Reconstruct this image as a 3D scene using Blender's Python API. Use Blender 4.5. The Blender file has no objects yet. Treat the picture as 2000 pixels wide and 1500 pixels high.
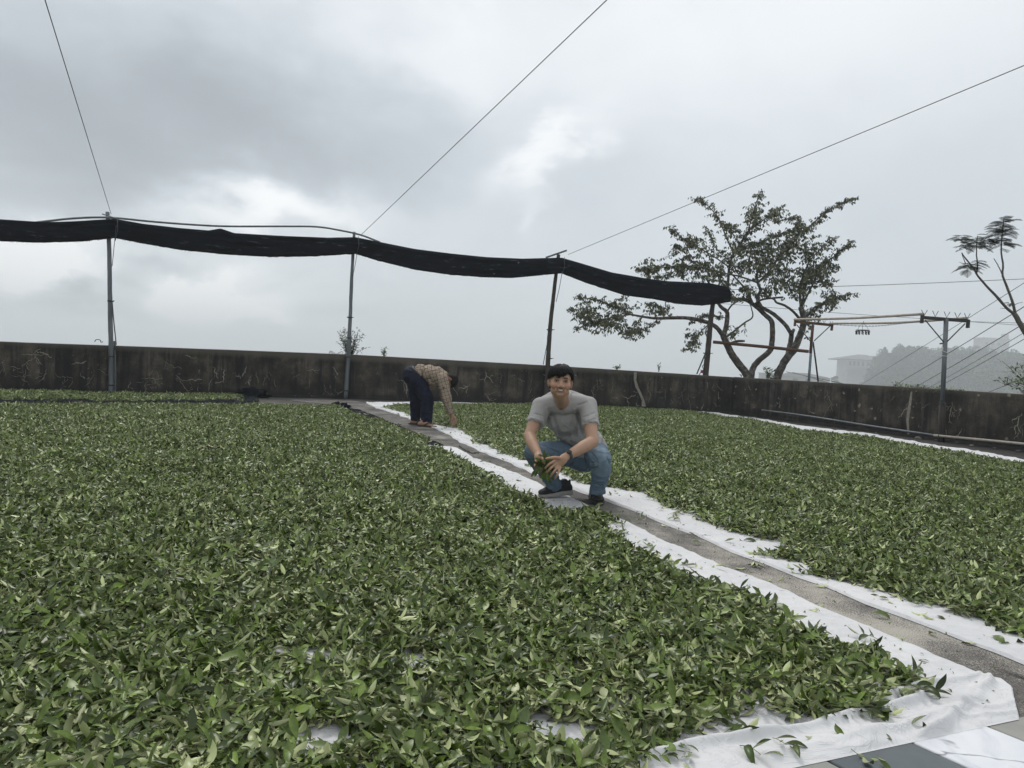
import bpy, bmesh, math, random
import numpy as np
from mathutils import Vector, Matrix, noise
random.seed(7); np.random.seed(7)
rng = np.random.default_rng(7)
scene = bpy.context.scene
COL = scene.collection

# ------------------------------------------------------------------ camera
F_PX = 1450.0; ROLL = math.radians(2.9); PITCH = math.radians(1.66); CAM_Z = 1.0
_f = np.array([0, math.cos(PITCH), -math.sin(PITCH)]); _u0 = np.array([0, math.sin(PITCH), math.cos(PITCH)]); _x = np.array([1., 0, 0])
_R = math.cos(ROLL)*_x + math.sin(ROLL)*_u0; _U = math.cos(ROLL)*_u0 - math.sin(ROLL)*_x
cam_d = bpy.data.cameras.new('camera'); cam = bpy.data.objects.new('camera', cam_d); COL.objects.link(cam)
cam_d.sensor_width = 36; cam_d.lens = 36*F_PX/2000; cam_d.clip_start = 0.05; cam_d.clip_end = 20000
_m = Matrix([[_R[0], _U[0], -_f[0], 0], [_R[1], _U[1], -_f[1], 0], [_R[2], _U[2], -_f[2], CAM_Z], [0, 0, 0, 1]])
cam.matrix_world = _m; scene.camera = cam

# ------------------------------------------------------------------ world, sun, exposure
scene.view_settings.view_transform = 'Standard'; scene.view_settings.look = 'None'
scene.view_settings.gamma = 1; scene.view_settings.exposure = 0.22
try: scene.view_settings.use_curve_mapping = False
except Exception: pass
scene.cycles.volume_bounces = 3; scene.cycles.max_bounces = 6; scene.cycles.diffuse_bounces = 3
scene.cycles.glossy_bounces = 2; scene.cycles.transparent_max_bounces = 8
scene.cycles.use_denoising = True
SUN_EL, SUN_AZ = math.radians(52), math.radians(-14)      # azimuth clockwise from +Y (ahead of the camera)
world = bpy.data.worlds.new('World'); scene.world = world; world.use_nodes = True
def build_world():
    nt = world.node_tree; N = nt.nodes; L = nt.links; N.clear()
    out = N.new('ShaderNodeOutputWorld'); bg = N.new('ShaderNodeBackground'); bg.inputs[1].default_value = 0.1
    L.new(bg.outputs[0], out.inputs[0])
    sky = N.new('ShaderNodeTexSky'); sky.sky_type = 'NISHITA'; sky.sun_disc = False
    sky.sun_elevation = SUN_EL; sky.sun_rotation = SUN_AZ
    tc = N.new('ShaderNodeTexCoord'); gen = tc.outputs['Generated']
    nrm = N.new('ShaderNodeVectorMath'); nrm.operation = 'NORMALIZE'; L.new(gen, nrm.inputs[0]); d = nrm.outputs[0]
    sep = N.new('ShaderNodeSeparateXYZ'); L.new(d, sep.inputs[0])
    def math_(op, a, b=None, clamp=False):
        n = N.new('ShaderNodeMath'); n.operation = op; n.use_clamp = clamp
        for i, v in enumerate((a, b)):
            if v is None: continue
            if isinstance(v, (int, float)): n.inputs[i].default_value = v
            else: L.new(v, n.inputs[i])
        return n.outputs[0]
    def noise_(scale, detail, rough, vec, dist=0.0):
        n = N.new('ShaderNodeTexNoise'); n.inputs['Scale'].default_value = scale; n.inputs['Detail'].default_value = detail
        n.inputs['Roughness'].default_value = rough; n.inputs['Distortion'].default_value = dist; L.new(vec, n.inputs['Vector']); return n
    mp = N.new('ShaderNodeMapping'); mp.inputs['Scale'].default_value = (1.0, 1.0, 1.7); mp.inputs['Location'].default_value = (.3, .1, .55); L.new(d, mp.inputs[0])
    n1 = noise_(2.1, 7, 0.5, mp.outputs[0], 0.3); n2 = noise_(6.5, 7, 0.52, mp.outputs[0], 0.2)
    big = n1.outputs['Fac']; sm = n2.outputs['Fac']
    # warped direction for the placed cloud masses
    wv = N.new('ShaderNodeVectorMath'); wv.operation = 'SUBTRACT'; L.new(n2.outputs['Color'], wv.inputs[0]); wv.inputs[1].default_value = (.5, .5, .5)
    ws = N.new('ShaderNodeVectorMath'); ws.operation = 'SCALE'; L.new(wv.outputs[0], ws.inputs[0]); ws.inputs['Scale'].default_value = 0.20
    wa = N.new('ShaderNodeVectorMath'); wa.operation = 'ADD'; L.new(d, wa.inputs[0]); L.new(ws.outputs[0], wa.inputs[1])
    def mass(px, py, rx, ry, amp, prev, rot=0.0):
        c = _f + (px-1000)/F_PX*_R - (py-750)/F_PX*_U; c /= np.linalg.norm(c)
        sub = N.new('ShaderNodeVectorMath'); sub.operation = 'SUBTRACT'; L.new(wa.outputs[0], sub.inputs[0]); sub.inputs[1].default_value = tuple(c)
        ex = math.cos(rot)*_R + math.sin(rot)*_U; ey = -math.sin(rot)*_R + math.cos(rot)*_U
        dx = N.new('ShaderNodeVectorMath'); dx.operation = 'DOT_PRODUCT'; L.new(sub.outputs[0], dx.inputs[0]); dx.inputs[1].default_value = tuple(ex/(rx/F_PX))
        dy = N.new('ShaderNodeVectorMath'); dy.operation = 'DOT_PRODUCT'; L.new(sub.outputs[0], dy.inputs[0]); dy.inputs[1].default_value = tuple(ey/(ry/F_PX))
        fr = N.new('ShaderNodeVectorMath'); fr.operation = 'DOT_PRODUCT'; L.new(sub.outputs[0], fr.inputs[0]); fr.inputs[1].default_value = tuple(_f*1.5)
        r2 = math_('ADD', math_('ADD', math_('MULTIPLY', dx.outputs['Value'], dx.outputs['Value']), math_('MULTIPLY', dy.outputs['Value'], dy.outputs['Value'])),
                   math_('MULTIPLY', fr.outputs['Value'], fr.outputs['Value']))
        g = math_('POWER', 2.718, math_('MULTIPLY', r2, -1.0))
        return math_('ADD', prev, math_('MULTIPLY', g, amp))
    # overcast luminance: brighter towards the zenith
    el = math_('MAXIMUM', sep.outputs['Z'], 0.0)
    base = math_('ADD', 0.60, math_('MULTIPLY', math_('POWER', el, 1.1), 0.40))
    base = math_('ADD', base, math_('MULTIPLY', math_('SUBTRACT', big, 0.5), 0.20))
    base = math_('ADD', base, math_('MULTIPLY', math_('SUBTRACT', sm, 0.5), 0.10))
    for a in [(270, 300, 430, 150, -.24, 0), (620, 210, 420, 110, -.13, -.2), (60, 110, 300, 170, -.11, 0), (180, 620, 240, 70, -.06, 0),
              (560, 430, 150, 36, .45, 0), (20, 520, 90, 45, .42, 0), (280, 520, 260, 50, .14, 0), (470, 610, 120, 42, .36, .3), (350, 640, 80, 18, .40, 0), (110, 545, 60, 20, .36, 0), (415, 585, 50, 22, .42, 0), (545, 640, 60, 16, .34, 0), (60, 480, 70, 16, .3, 0), (190, 600, 120, 30, -.30, 0), (640, 590, 70, 30, -.12, 0), (330, 540, 90, 18, -.22, 0), (800, 600, 90, 60, -.05, 0), (1060, 300, 95, 26, .26, .7), (1040, 400, 22, 40, .12, 0),
              (850, 120, 160, 60, .12, 0), (1500, 90, 420, 160, .09, 0), (900, 560, 300, 130, .02, 0), (1700, 480, 400, 200, -.01, 0)]:
        base = mass(a[0], a[1], a[2], a[3], a[4], base, a[5])
    # ground haze side of the sphere
    dn = math_('MULTIPLY', math_('MINIMUM', sep.outputs['Z'], 0.0), 0.5)
    lum = math_('MAXIMUM', math_('ADD', base, dn), 0.12)
    col = N.new('ShaderNodeValToRGB'); L.new(lum, col.inputs[0]); r = col.color_ramp
    r.elements[0].position = 0.0; r.elements[0].color = (0, 0, 0, 1)
    r.elements[1].position = 1.0; r.elements[1].color = (1, 1, 1, 1)
    e = r.elements.new(.35); e.color = (.318, .352, .377, 1)
    e = r.elements.new(.6); e.color = (.555, .607, .648, 1)
    e = r.elements.new(.85); e.color = (.83, .86, .885, 1)
    sc = N.new('ShaderNodeVectorMath'); sc.operation = 'SCALE'; L.new(col.outputs[0], sc.inputs[0]); sc.inputs['Scale'].default_value = 10.0
    mix = N.new('ShaderNodeMix'); mix.data_type = 'RGBA'; mix.inputs[0].default_value = 0.95
    L.new(sky.outputs[0], mix.inputs[6]); L.new(sc.outputs[0], mix.inputs[7]); L.new(mix.outputs[2], bg.inputs[0])
build_world()
sun_d = bpy.data.lights.new('sun', 'SUN'); sun_d.energy = 1.25; sun_d.angle = math.radians(14); sun_d.color = (1, .965, .92)
sun = bpy.data.objects.new('sun', sun_d); COL.objects.link(sun)
sd = Vector((math.sin(SUN_AZ)*math.cos(SUN_EL), math.cos(SUN_AZ)*math.cos(SUN_EL), math.sin(SUN_EL)))
sun.rotation_euler = sd.to_track_quat('Z', 'Y').to_euler()

# ------------------------------------------------------------------ placing helpers
def ray(px, py): return _f + (px-1000)/F_PX*_R - (py-750)/F_PX*_U
def G(px, py, z=0.0):
    d = ray(px, py); t = (z-CAM_Z)/d[2]; return Vector((d[0]*t, d[1]*t, z))
def D(px, py, Y):
    d = ray(px, py); t = Y/d[1]; return Vector((d[0]*t, Y, CAM_Z+d[2]*t))
def onplane(px, py, A, B):
    d = ray(px, py); n = np.array([-(B[1]-A[1]), B[0]-A[0], 0]); t = np.dot(n, np.array([A[0], A[1], 0])-np.array([0, 0, 0]))/np.dot(n, d)
    return Vector((d[0]*t, d[1]*t, CAM_Z+d[2]*t))

# ------------------------------------------------------------------ objects and tags
def tag(o, label=None, cat=None, group=None, kind=None):
    if label: o['label'] = label
    if cat: o['category'] = cat
    if group: o['group'] = group
    if kind: o['kind'] = kind
    return o
def empty(name, loc, label, cat, group=None):
    o = bpy.data.objects.new(name, None); COL.objects.link(o); o.location = loc; o.empty_display_size = .1
    bpy.context.view_layer.update() if False else None
    return tag(o, label, cat, group)
def link(name, me, mats, parent=None, smooth=False):
    o = bpy.data.objects.new(name, me); COL.objects.link(o)
    for m in (mats if isinstance(mats, (list, tuple)) else [mats]): me.materials.append(m)
    if smooth:
        me.polygons.foreach_set('use_smooth', np.ones(len(me.polygons), dtype=bool))
    if parent is not None:
        o.parent = parent; o.matrix_parent_inverse = Matrix.Translation(parent.location).inverted()
    return o
class MB:
    def __init__(s): s.v = []; s.f = []; s.m = []
    def add(s, vs, fs, mi=0):
        b = len(s.v); s.v += [tuple(v) for v in vs]; s.f += [tuple(b+i for i in f) for f in fs]; s.m += [mi]*len(fs); return s
    def box(s, c, size, rot=None, mi=0):
        hx, hy, hz = size[0]/2, size[1]/2, size[2]/2
        vs = [Vector((x, y, z)) for x in (-hx, hx) for y in (-hy, hy) for z in (-hz, hz)]
        if rot is not None: vs = [rot @ v for v in vs]
        c = Vector(c); return s.add([v+c for v in vs], [(0, 1, 3, 2), (4, 6, 7, 5), (0, 4, 5, 1), (2, 3, 7, 6), (0, 2, 6, 4), (1, 5, 7, 3)], mi)
    def tube(s, pts, rad, n=8, cap=True, mi=0, squash=None):
        pts = [Vector(p) for p in pts]; k = len(pts)
        rad = list(rad) if isinstance(rad, (list, tuple, np.ndarray)) else [rad]*k
        up = None; rings = []
        for i, p in enumerate(pts):
            t = (pts[min(i+1, k-1)]-pts[max(i-1, 0)])
            if t.length < 1e-9: t = Vector((0, 0, 1))
            t.normalize()
            if up is None:
                up = Vector((0, 0, 1)) if abs(t.z) < .9 else Vector((0, 1, 0))
            a = up - t*up.dot(t)
            if a.length < 1e-5: a = t.orthogonal()
            a.normalize(); up = a; b = t.cross(a)
            rings.append([p + (a*math.cos(2*math.pi*j/n)*(squash or 1) + b*math.sin(2*math.pi*j/n))*rad[i] for j in range(n)])
        vs = [v for r in rings for v in r]; fs = []
        for i in range(k-1):
            for j in range(n):
                fs.append((i*n+j, i*n+(j+1) % n, (i+1)*n+(j+1) % n, (i+1)*n+j))
        if cap: fs.append(tuple(reversed(range(n)))); fs.append(tuple((k-1)*n+j for j in range(n)))
        return s.add(vs, fs, mi)
    def mesh(s, name):
        me = bpy.data.meshes.new(name); me.from_pydata(s.v, [], s.f); me.update()
        if any(s.m): me.polygons.foreach_set('material_index', s.m)
        return me
    def build(s, name, mats, parent=None, smooth=False): return link(name, s.mesh(name), mats, parent, smooth)
def smooth_line(pts, n):
    """Catmull-Rom resample of a polyline to n points."""
    P = [np.array(p, float) for p in pts]; P = [2*P[0]-P[1]] + P + [2*P[-1]-P[-2]]
    seg = len(P)-3; out = []
    for i in range(n):
        t = i/(n-1)*seg; k = min(int(t), seg-1); u = t-k; a, b, c, d = P[k:k+4]
        out.append(.5*((2*b)+(-a+c)*u+(2*a-5*b+4*c-d)*u*u+(-a+3*b-3*c+d)*u**3))
    return out
def resample(pts, n):
    P = np.array([tuple(p) for p in pts], float); L = np.r_[0, np.cumsum(np.linalg.norm(np.diff(P, axis=0), axis=1))]
    t = np.linspace(0, L[-1], n); return np.stack([np.interp(t, L, P[:, i]) for i in range(P.shape[1])], 1)

# ------------------------------------------------------------------ materials
def new_mat(name):
    m = bpy.data.materials.new(name); m.use_nodes = True; nt = m.node_tree
    b = nt.nodes['Principled BSDF']; return m, nt, nt.nodes, nt.links, b
def ramp(N, L, src, stops):
    r = N.new('ShaderNodeValToRGB'); L.new(src, r.inputs[0]); el = r.color_ramp.elements
    while len(el) < len(stops): el.new(.5)
    for e, (p, c) in zip(el, stops):
        e.position = p; e.color = (c[0], c[1], c[2], 1) if not isinstance(c, (int, float)) else (c, c, c, 1)
    return r.outputs[0]
def nz(N, L, scale, detail=5, rough=.55, vec=None, dist=0, smap=None):
    n = N.new('ShaderNodeTexNoise'); n.inputs['Scale'].default_value = scale; n.inputs['Detail'].default_value = detail
    n.inputs['Roughness'].default_value = rough; n.inputs['Distortion'].default_value = dist
    if vec is None:
        tc = N.new('ShaderNodeTexCoord'); vec = tc.outputs['Object']
    if smap:
        mp = N.new('ShaderNodeMapping'); mp.inputs['Scale'].default_value = smap; L.new(vec, mp.inputs[0]); vec = mp.outputs[0]
    L.new(vec, n.inputs['Vector']); return n.outputs['Fac']
def mixc(N, L, fac, a, b, mode='MIX'):
    n = N.new('ShaderNodeMix'); n.data_type = 'RGBA'; n.blend_type = mode
    for i, v in ((0, fac), (6, a), (7, b)):
        if isinstance(v, (int, float)): n.inputs[i].default_value = v
        elif isinstance(v, tuple): n.inputs[i].default_value = (*v, 1)
        else: L.new(v, n.inputs[i])
    return n.outputs[2]
def bump(N, L, b, h, strength=.3, dist=.01):
    n = N.new('ShaderNodeBump'); n.inputs['Strength'].default_value = strength; n.inputs['Distance'].default_value = dist
    L.new(h, n.inputs['Height']); L.new(n.outputs[0], b.inputs['Normal'])
def simple(name, c1, c2=None, scale=12, rough=.7, metal=0, bumps=0, smap=None, spec=.5, dist=.004):
    m, nt, N, L, b = new_mat(name); b.inputs['Roughness'].default_value = rough; b.inputs['Metallic'].default_value = metal
    b.inputs['Specular IOR Level'].default_value = spec
    f = nz(N, L, scale, 6, .6, smap=smap)
    L.new(ramp(N, L, f, [(.3, c1), (.7, c2 or tuple(x*.75 for x in c1))]), b.inputs['Base Color'])
    if bumps: bump(N, L, b, nz(N, L, scale*3, 5, .6, smap=smap), bumps, dist)
    return m

def mat_wall():
    m, nt, N, L, b = new_mat('weathered_concrete'); b.inputs['Roughness'].default_value = .92; b.inputs['Specular IOR Level'].default_value = .25
    tc = N.new('ShaderNodeTexCoord'); ob = tc.outputs['Object']; sep = N.new('ShaderNodeSeparateXYZ'); L.new(ob, sep.inputs[0])
    base = ramp(N, L, nz(N, L, 2.2, 7, .62, ob), [(.30, (.013, .0118, .0105)), (.5, (.044, .0385, .032)), (.66, (.105, .090, .072))])
    grain = ramp(N, L, nz(N, L, 60, 4, .6, ob), [(.3, .62), (.7, 1.25)])
    c = mixc(N, L, 1.0, base, grain, 'MULTIPLY')
    st = nz(N, L, 1.0, 6, .6, ob, .2, (6.5, 6.5, .55))           # rain streaks run down
    c = mixc(N, L, ramp(N, L, st, [(.46, 0.0), (.62, .85)]), c, (.011, .011, .012))
    st2 = nz(N, L, 1.0, 5, .6, ob, .1, (9, 9, .7))
    c = mixc(N, L, ramp(N, L, st2, [(.60, 0.0), (.72, .5)]), c, (.12, .105, .088))
    # darker, uneven foot of the wall and a paler top edge
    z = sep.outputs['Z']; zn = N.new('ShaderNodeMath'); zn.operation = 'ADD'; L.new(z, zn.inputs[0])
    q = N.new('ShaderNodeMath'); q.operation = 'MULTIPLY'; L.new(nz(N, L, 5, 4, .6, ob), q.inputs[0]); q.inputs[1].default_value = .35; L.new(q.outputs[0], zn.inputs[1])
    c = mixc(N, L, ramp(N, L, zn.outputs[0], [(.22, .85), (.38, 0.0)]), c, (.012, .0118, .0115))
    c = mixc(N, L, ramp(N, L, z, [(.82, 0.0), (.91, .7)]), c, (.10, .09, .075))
    # lichen rings, mostly on the right-hand stretch
    vo = N.new('ShaderNodeTexVoronoi'); vo.inputs['Scale'].default_value = 6.5; L.new(ob, vo.inputs['Vector'])
    wob = nz(N, L, 30, 3, .6, ob); ad = N.new('ShaderNodeMath'); ad.operation = 'MULTIPLY_ADD'; L.new(wob, ad.inputs[0]); ad.inputs[1].default_value = .55; L.new(vo.outputs['Distance'], ad.inputs[2])
    szr = N.new('ShaderNodeSeparateColor'); L.new(vo.outputs['Color'], szr.inputs[0])
    th = N.new('ShaderNodeMath'); th.operation = 'MULTIPLY_ADD'; L.new(szr.outputs[0], th.inputs[0]); th.inputs[1].default_value = .36; th.inputs[2].default_value = .12
    lt = N.new('ShaderNodeMath'); lt.operation = 'LESS_THAN'; L.new(ad.outputs[0], lt.inputs[0]); L.new(th.outputs[0], lt.inputs[1])
    zone = ramp(N, L, nz(N, L, .9, 4, .6, ob, 0), [(.42, .10), (.50, 1.0)])
    rgt = ramp(N, L, sep.outputs['X'], [(0.0, .25), (1.0, 1.0)])
    mp = N.new('ShaderNodeMapRange'); L.new(sep.outputs['X'], mp.inputs[0]); mp.inputs[1].default_value = 2; mp.inputs[2].default_value = 7; mp.inputs[3].default_value = .1; mp.inputs[4].default_value = 1
    a1 = N.new('ShaderNodeMath'); a1.operation = 'MULTIPLY'; L.new(lt.outputs[0], a1.inputs[0]); L.new(zone, a1.inputs[1])
    a2 = N.new('ShaderNodeMath'); a2.operation = 'MULTIPLY'; L.new(a1.outputs[0], a2.inputs[0]); L.new(mp.outputs[0], a2.inputs[1])
    c = mixc(N, L, a2.outputs[0], c, (.24, .21, .16))
    # small pale specks everywhere
    v2 = N.new('ShaderNodeTexVoronoi'); v2.inputs['Scale'].default_value = 12; L.new(ob, v2.inputs['Vector'])
    s2 = ramp(N, L, v2.outputs['Distance'], [(.08, 1.0), (.15, 0.0)]); z2 = ramp(N, L, nz(N, L, 1.7, 4, .6, ob, 0), [(.5, 0.0), (.62, .6)])
    a3 = N.new('ShaderNodeMath'); a3.operation = 'MULTIPLY'; L.new(s2, a3.inputs[0]); L.new(z2, a3.inputs[1])
    c = mixc(N, L, a3.outputs[0], c, (.24, .21, .16))
    L.new(c, b.inputs['Base Color']); bump(N, L, b, nz(N, L, 26, 8, .65, ob), .55, .012); return m
M = {}
M['wall'] = mat_wall()
M['crack'] = simple('lime_deposit', (.31, .285, .24), (.14, .128, .107), 30, .9, bumps=.3)
M['metal'] = simple('galvanised_grey', (.17, .19, .20), (.08, .09, .10), 9, .55, .35, .15, smap=(1, 1, .2))
M['blue_metal'] = simple('galvanised_blue', (.20, .26, .30), (.10, .13, .15), 14, .5, .3, .15)
M['rust'] = simple('rusty_brown', (.13, .065, .035), (.06, .034, .022), 18, .85, .1, .3)
M['brown_pipe'] = simple('brown_plastic', (.12, .085, .055), (.07, .05, .035), 10, .7)
M['black_metal'] = simple('black_paint', (.014, .014, .015), (.03, .028, .026), 20, .6)
M['wire'] = simple('steel_wire', (.055, .06, .065), (.035, .038, .04), 9, .6, .4)
M['wood_dark'] = simple('old_timber', (.055, .045, .036), (.028, .023, .02), 14, .85, 0, .4, smap=(3, 3, .3))
M['bamboo'] = simple('weathered_bamboo', (.42, .39, .34), (.27, .24, .20), 14, .7)
M['white_plastic'] = simple('white_plastic', (.62, .62, .60), (.5, .5, .48), 9, .5)
M['red_plastic'] = simple('red_plastic', (.35, .02, .03), (.2, .015, .02), 9, .5)
M['black_rubber'] = simple('black_rubber', (.012, .012, .013), (.02, .02, .02), 20, .6)
def mat_net():
    m, nt, N, L, b = new_mat('black_shade_net'); b.inputs['Roughness'].default_value = .9; b.inputs['Specular IOR Level'].default_value = .06
    tc = N.new('ShaderNodeTexCoord'); ob = tc.outputs['Object']
    c = ramp(N, L, nz(N, L, 3, 6, .65, ob, 0, (1, 1, 5)), [(.3, (.0035, .0045, .0075)), (.6, (.007, .009, .014)), (.70, (.060, .068, .082))])  # paler streaks for net layers, put into the colour so folds look lit
    v = N.new('ShaderNodeTexVoronoi'); v.inputs['Scale'].default_value = 1.7; L.new(ob, v.inputs['Vector'])
    c = mixc(N, L, ramp(N, L, v.outputs['Distance'], [(.028, .7), (.045, 0.0)]), c, (.16, .19, .18))
    L.new(c, b.inputs['Base Color']); bump(N, L, b, nz(N, L, 7, 6, .6, ob, 0, (1, 1, 7)), .7, .02); return m
M['net'] = mat_net()
def mat_cloth():
    m, nt, N, L, b = new_mat('white_cotton_sheet'); b.inputs['Roughness'].default_value = .9; b.inputs['Specular IOR Level'].default_value = .15
    tc = N.new('ShaderNodeTexCoord'); ob = tc.outputs['Object']
    c = ramp(N, L, nz(N, L, 2.3, 6, .6, ob), [(.3, (.53, .535, .55)), (.7, (.64, .64, .645))])
    c = mixc(N, L, ramp(N, L, nz(N, L, 11, 6, .65, ob), [(.55, 0.0), (.8, .5)]), c, (.47, .465, .42))
    L.new(c, b.inputs['Base Color'])
    w = nz(N, L, 9, 6, .62, ob, .9, (1, .45, 1)); k1 = ramp(N, L, nz(N, L, 3.2, 5, .55, ob, 1.2, (1, .55, 1)), [(.455, 0.0), (.5, 1.0), (.545, 0.0)]); k2 = ramp(N, L, nz(N, L, 8, 5, .6, ob, 1.5, (.6, 1, 1)), [(.46, 0.0), (.5, .6), (.54, 0.0)])
    h = mixc(N, L, 1.0, mixc(N, L, .45, w, k1), k2, 'ADD'); bump(N, L, b, h, .34, .012); return m
M['cloth'] = mat_cloth()
def mat_ground():
    m, nt, N, L, b = new_mat('yard_concrete'); b.inputs['Roughness'].default_value = .9; b.inputs['Specular IOR Level'].default_value = .2
    tc = N.new('ShaderNodeTexCoord'); ob = tc.outputs['Object']; sep = N.new('ShaderNodeSeparateXYZ'); L.new(ob, sep.inputs[0])
    c = ramp(N, L, nz(N, L, 1.1, 8, .62, ob), [(.3, (.045, .043, .041)), (.55, (.085, .082, .078)), (.75, (.13, .125, .118))])
    c = mixc(N, L, 1.0, c, ramp(N, L, nz(N, L, 70, 5, .7, ob), [(.3, .6), (.7, 1.3)]), 'MULTIPLY')
    # the concrete gets darker towards the right wall
    mr = N.new('ShaderNodeMapRange'); L.new(sep.outputs['X'], mr.inputs[0]); mr.inputs[1].default_value = 2.0; mr.inputs[2].default_value = 5.0
    mx = N.new('ShaderNodeMath'); mx.operation = 'MULTIPLY'; L.new(mr.outputs[0], mx.inputs[0]); mx.inputs[1].default_value = .62
    c = mixc(N, L, mx.outputs[0], c, (.024, .022, .021))
    L.new(c, b.inputs['Base Color']); bump(N, L, b, nz(N, L, 45, 8, .7, ob), .5, .006); return m
M['ground'] = mat_ground()
def mat_path():
    m, nt, N, L, b = new_mat('gritty_concrete_path'); b.inputs['Roughness'].default_value = .95; b.inputs['Specular IOR Level'].default_value = .15
    tc = N.new('ShaderNodeTexCoord'); ob = tc.outputs['Object']; sep = N.new('ShaderNodeSeparateXYZ'); L.new(ob, sep.inputs[0])
    c = ramp(N, L, nz(N, L, 3.1, 8, .65, ob), [(.3, (.060, .056, .053)), (.55, (.125, .118, .11)), (.75, (.20, .19, .178))])
    c = mixc(N, L, 1.0, c, ramp(N, L, nz(N, L, 130, 5, .75, ob), [(.3, .45), (.7, 1.5)]), 'MULTIPLY')
    # pale husk grit trodden into the near stretch
    mr = N.new('ShaderNodeMapRange'); L.new(sep.outputs['Y'], mr.inputs[0]); mr.inputs[1].default_value = 5.2; mr.inputs[2].default_value = 3.4; mr.inputs[3].default_value = -.14; mr.inputs[4].default_value = .10
    mr2 = N.new('ShaderNodeMapRange'); L.new(sep.outputs['Y'], mr2.inputs[0]); mr2.inputs[1].default_value = 2.95; mr2.inputs[2].default_value = 2.35; mr2.inputs[3].default_value = 0; mr2.inputs[4].default_value = -.20
    s0 = N.new('ShaderNodeMath'); s0.operation = 'ADD'; L.new(mr.outputs[0], s0.inputs[0]); L.new(mr2.outputs[0], s0.inputs[1])
    s1 = N.new('ShaderNodeMath'); s1.operation = 'ADD'; L.new(nz(N, L, 2.6, 6, .62, ob), s1.inputs[0]); L.new(s0.outputs[0], s1.inputs[1])
    g = nz(N, L, 170, 3, .8, ob); s2 = N.new('ShaderNodeMath'); s2.operation = 'MULTIPLY_ADD'; L.new(g, s2.inputs[0]); s2.inputs[1].default_value = 1.5; L.new(s1.outputs[0], s2.inputs[2]); s3 = N.new('ShaderNodeMath'); s3.operation = 'MULTIPLY'; L.new(s2.outputs[0], s3.inputs[0]); s3.inputs[1].default_value = .5
    c = mixc(N, L, ramp(N, L, s3.outputs[0], [(.605, 0.0), (.68, .92)]), c, (.41, .385, .34))
    L.new(c, b.inputs['Base Color']); bump(N, L, b, nz(N, L, 150, 6, .75, ob), .6, .004); return m
M['path'] = mat_path()
def mat_leaf(name, top, top2, under, rough=.38, transl=.0, spec=.5):
    m, nt, N, L, b = new_mat(name); b.inputs['Roughness'].default_value = rough; b.inputs['Specular IOR Level'].default_value = spec
    geo = N.new('ShaderNodeNewGeometry'); oi = N.new('ShaderNodeObjectInfo')
    t = mixc(N, L, oi.outputs['Random'], top, top2)
    rr = N.new('ShaderNodeMath'); rr.operation = 'FRACT'; q = N.new('ShaderNodeMath'); q.operation = 'MULTIPLY'; L.new(oi.outputs['Random'], q.inputs[0]); q.inputs[1].default_value = 37.7; L.new(q.outputs[0], rr.inputs[0])
    u = mixc(N, L, rr.outputs[0], under, tuple(x*.68 for x in under))
    n = nz(N, L, 40, 3, .6); t = mixc(N, L, 1.0, t, ramp(N, L, n, [(.3, .7), (.7, 1.3)]), 'MULTIPLY')
    ri = ramp(N, L, geo.outputs['Random Per Island'], [(0, .45), (.5, 1.0), (1, 1.8)]); t = mixc(N, L, 1.0, t, ri, 'MULTIPLY')
    ru = ramp(N, L, geo.outputs['Random Per Island'], [(0, 1.1), (.6, .9), (1, .5)]); u = mixc(N, L, 1.0, u, ru, 'MULTIPLY')
    L.new(mixc(N, L, geo.outputs['Backfacing'], t, u), b.inputs['Base Color'])
    return m
M['tea'] = mat_leaf('fresh_tea_leaf', (.024, .042, .006), (.100, .145, .026), (.50, .555, .27), .37, 0, .32)
M['tea_stem'] = simple('tea_stem', (.20, .24, .10), (.12, .16, .06), 20, .6)
M['tree_leaf'] = mat_leaf('plum_leaf', (.034, .045, .014), (.080, .092, .028), (.11, .125, .055), .45)
M['bush_leaf'] = mat_leaf('bush_leaf', (.07, .12, .025), (.12, .17, .04), (.14, .18, .06), .5)
M['fern_leaf'] = mat_leaf('feathery_leaf', (.02, .035, .016), (.035, .05, .02), (.05, .06, .03), .6)
M['far_leaf'] = mat_leaf('distant_leaf', (.026, .055, .014), (.05, .085, .022), (.05, .07, .03), .8)
def mat_bark():
    m, nt, N, L, b = new_mat('lichened_bark'); b.inputs['Roughness'].default_value = .95
    tc = N.new('ShaderNodeTexCoord'); ob = tc.outputs['Object']
    c = ramp(N, L, nz(N, L, 9, 7, .7, ob), [(.3, (.025, .021, .018)), (.5, (.07, .06, .05)), (.62, (.17, .16, .14)), (.75, (.28, .27, .24))])
    L.new(c, b.inputs['Base Color']); bump(N, L, b, nz(N, L, 22, 7, .7, ob), .9, .03); return m
M['bark'] = mat_bark()
M['pale_bark'] = simple('pale_bark', (.15, .135, .115), (.07, .062, .052), 12, .9, 0, .4)
M['terrain'] = simple('hillside_growth', (.035, .05, .022), (.06, .065, .035), .02, .95)
M['far_wall'] = simple('far_render', (.34, .33, .31), (.26, .25, .24), .3, .9)
M['far_roof'] = simple('far_roof_sheet', (.12, .11, .105), (.08, .075, .07), .3, .8)
M['far_glass'] = simple('far_window', (.03, .035, .04), (.02, .02, .025), .3, .3)

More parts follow.
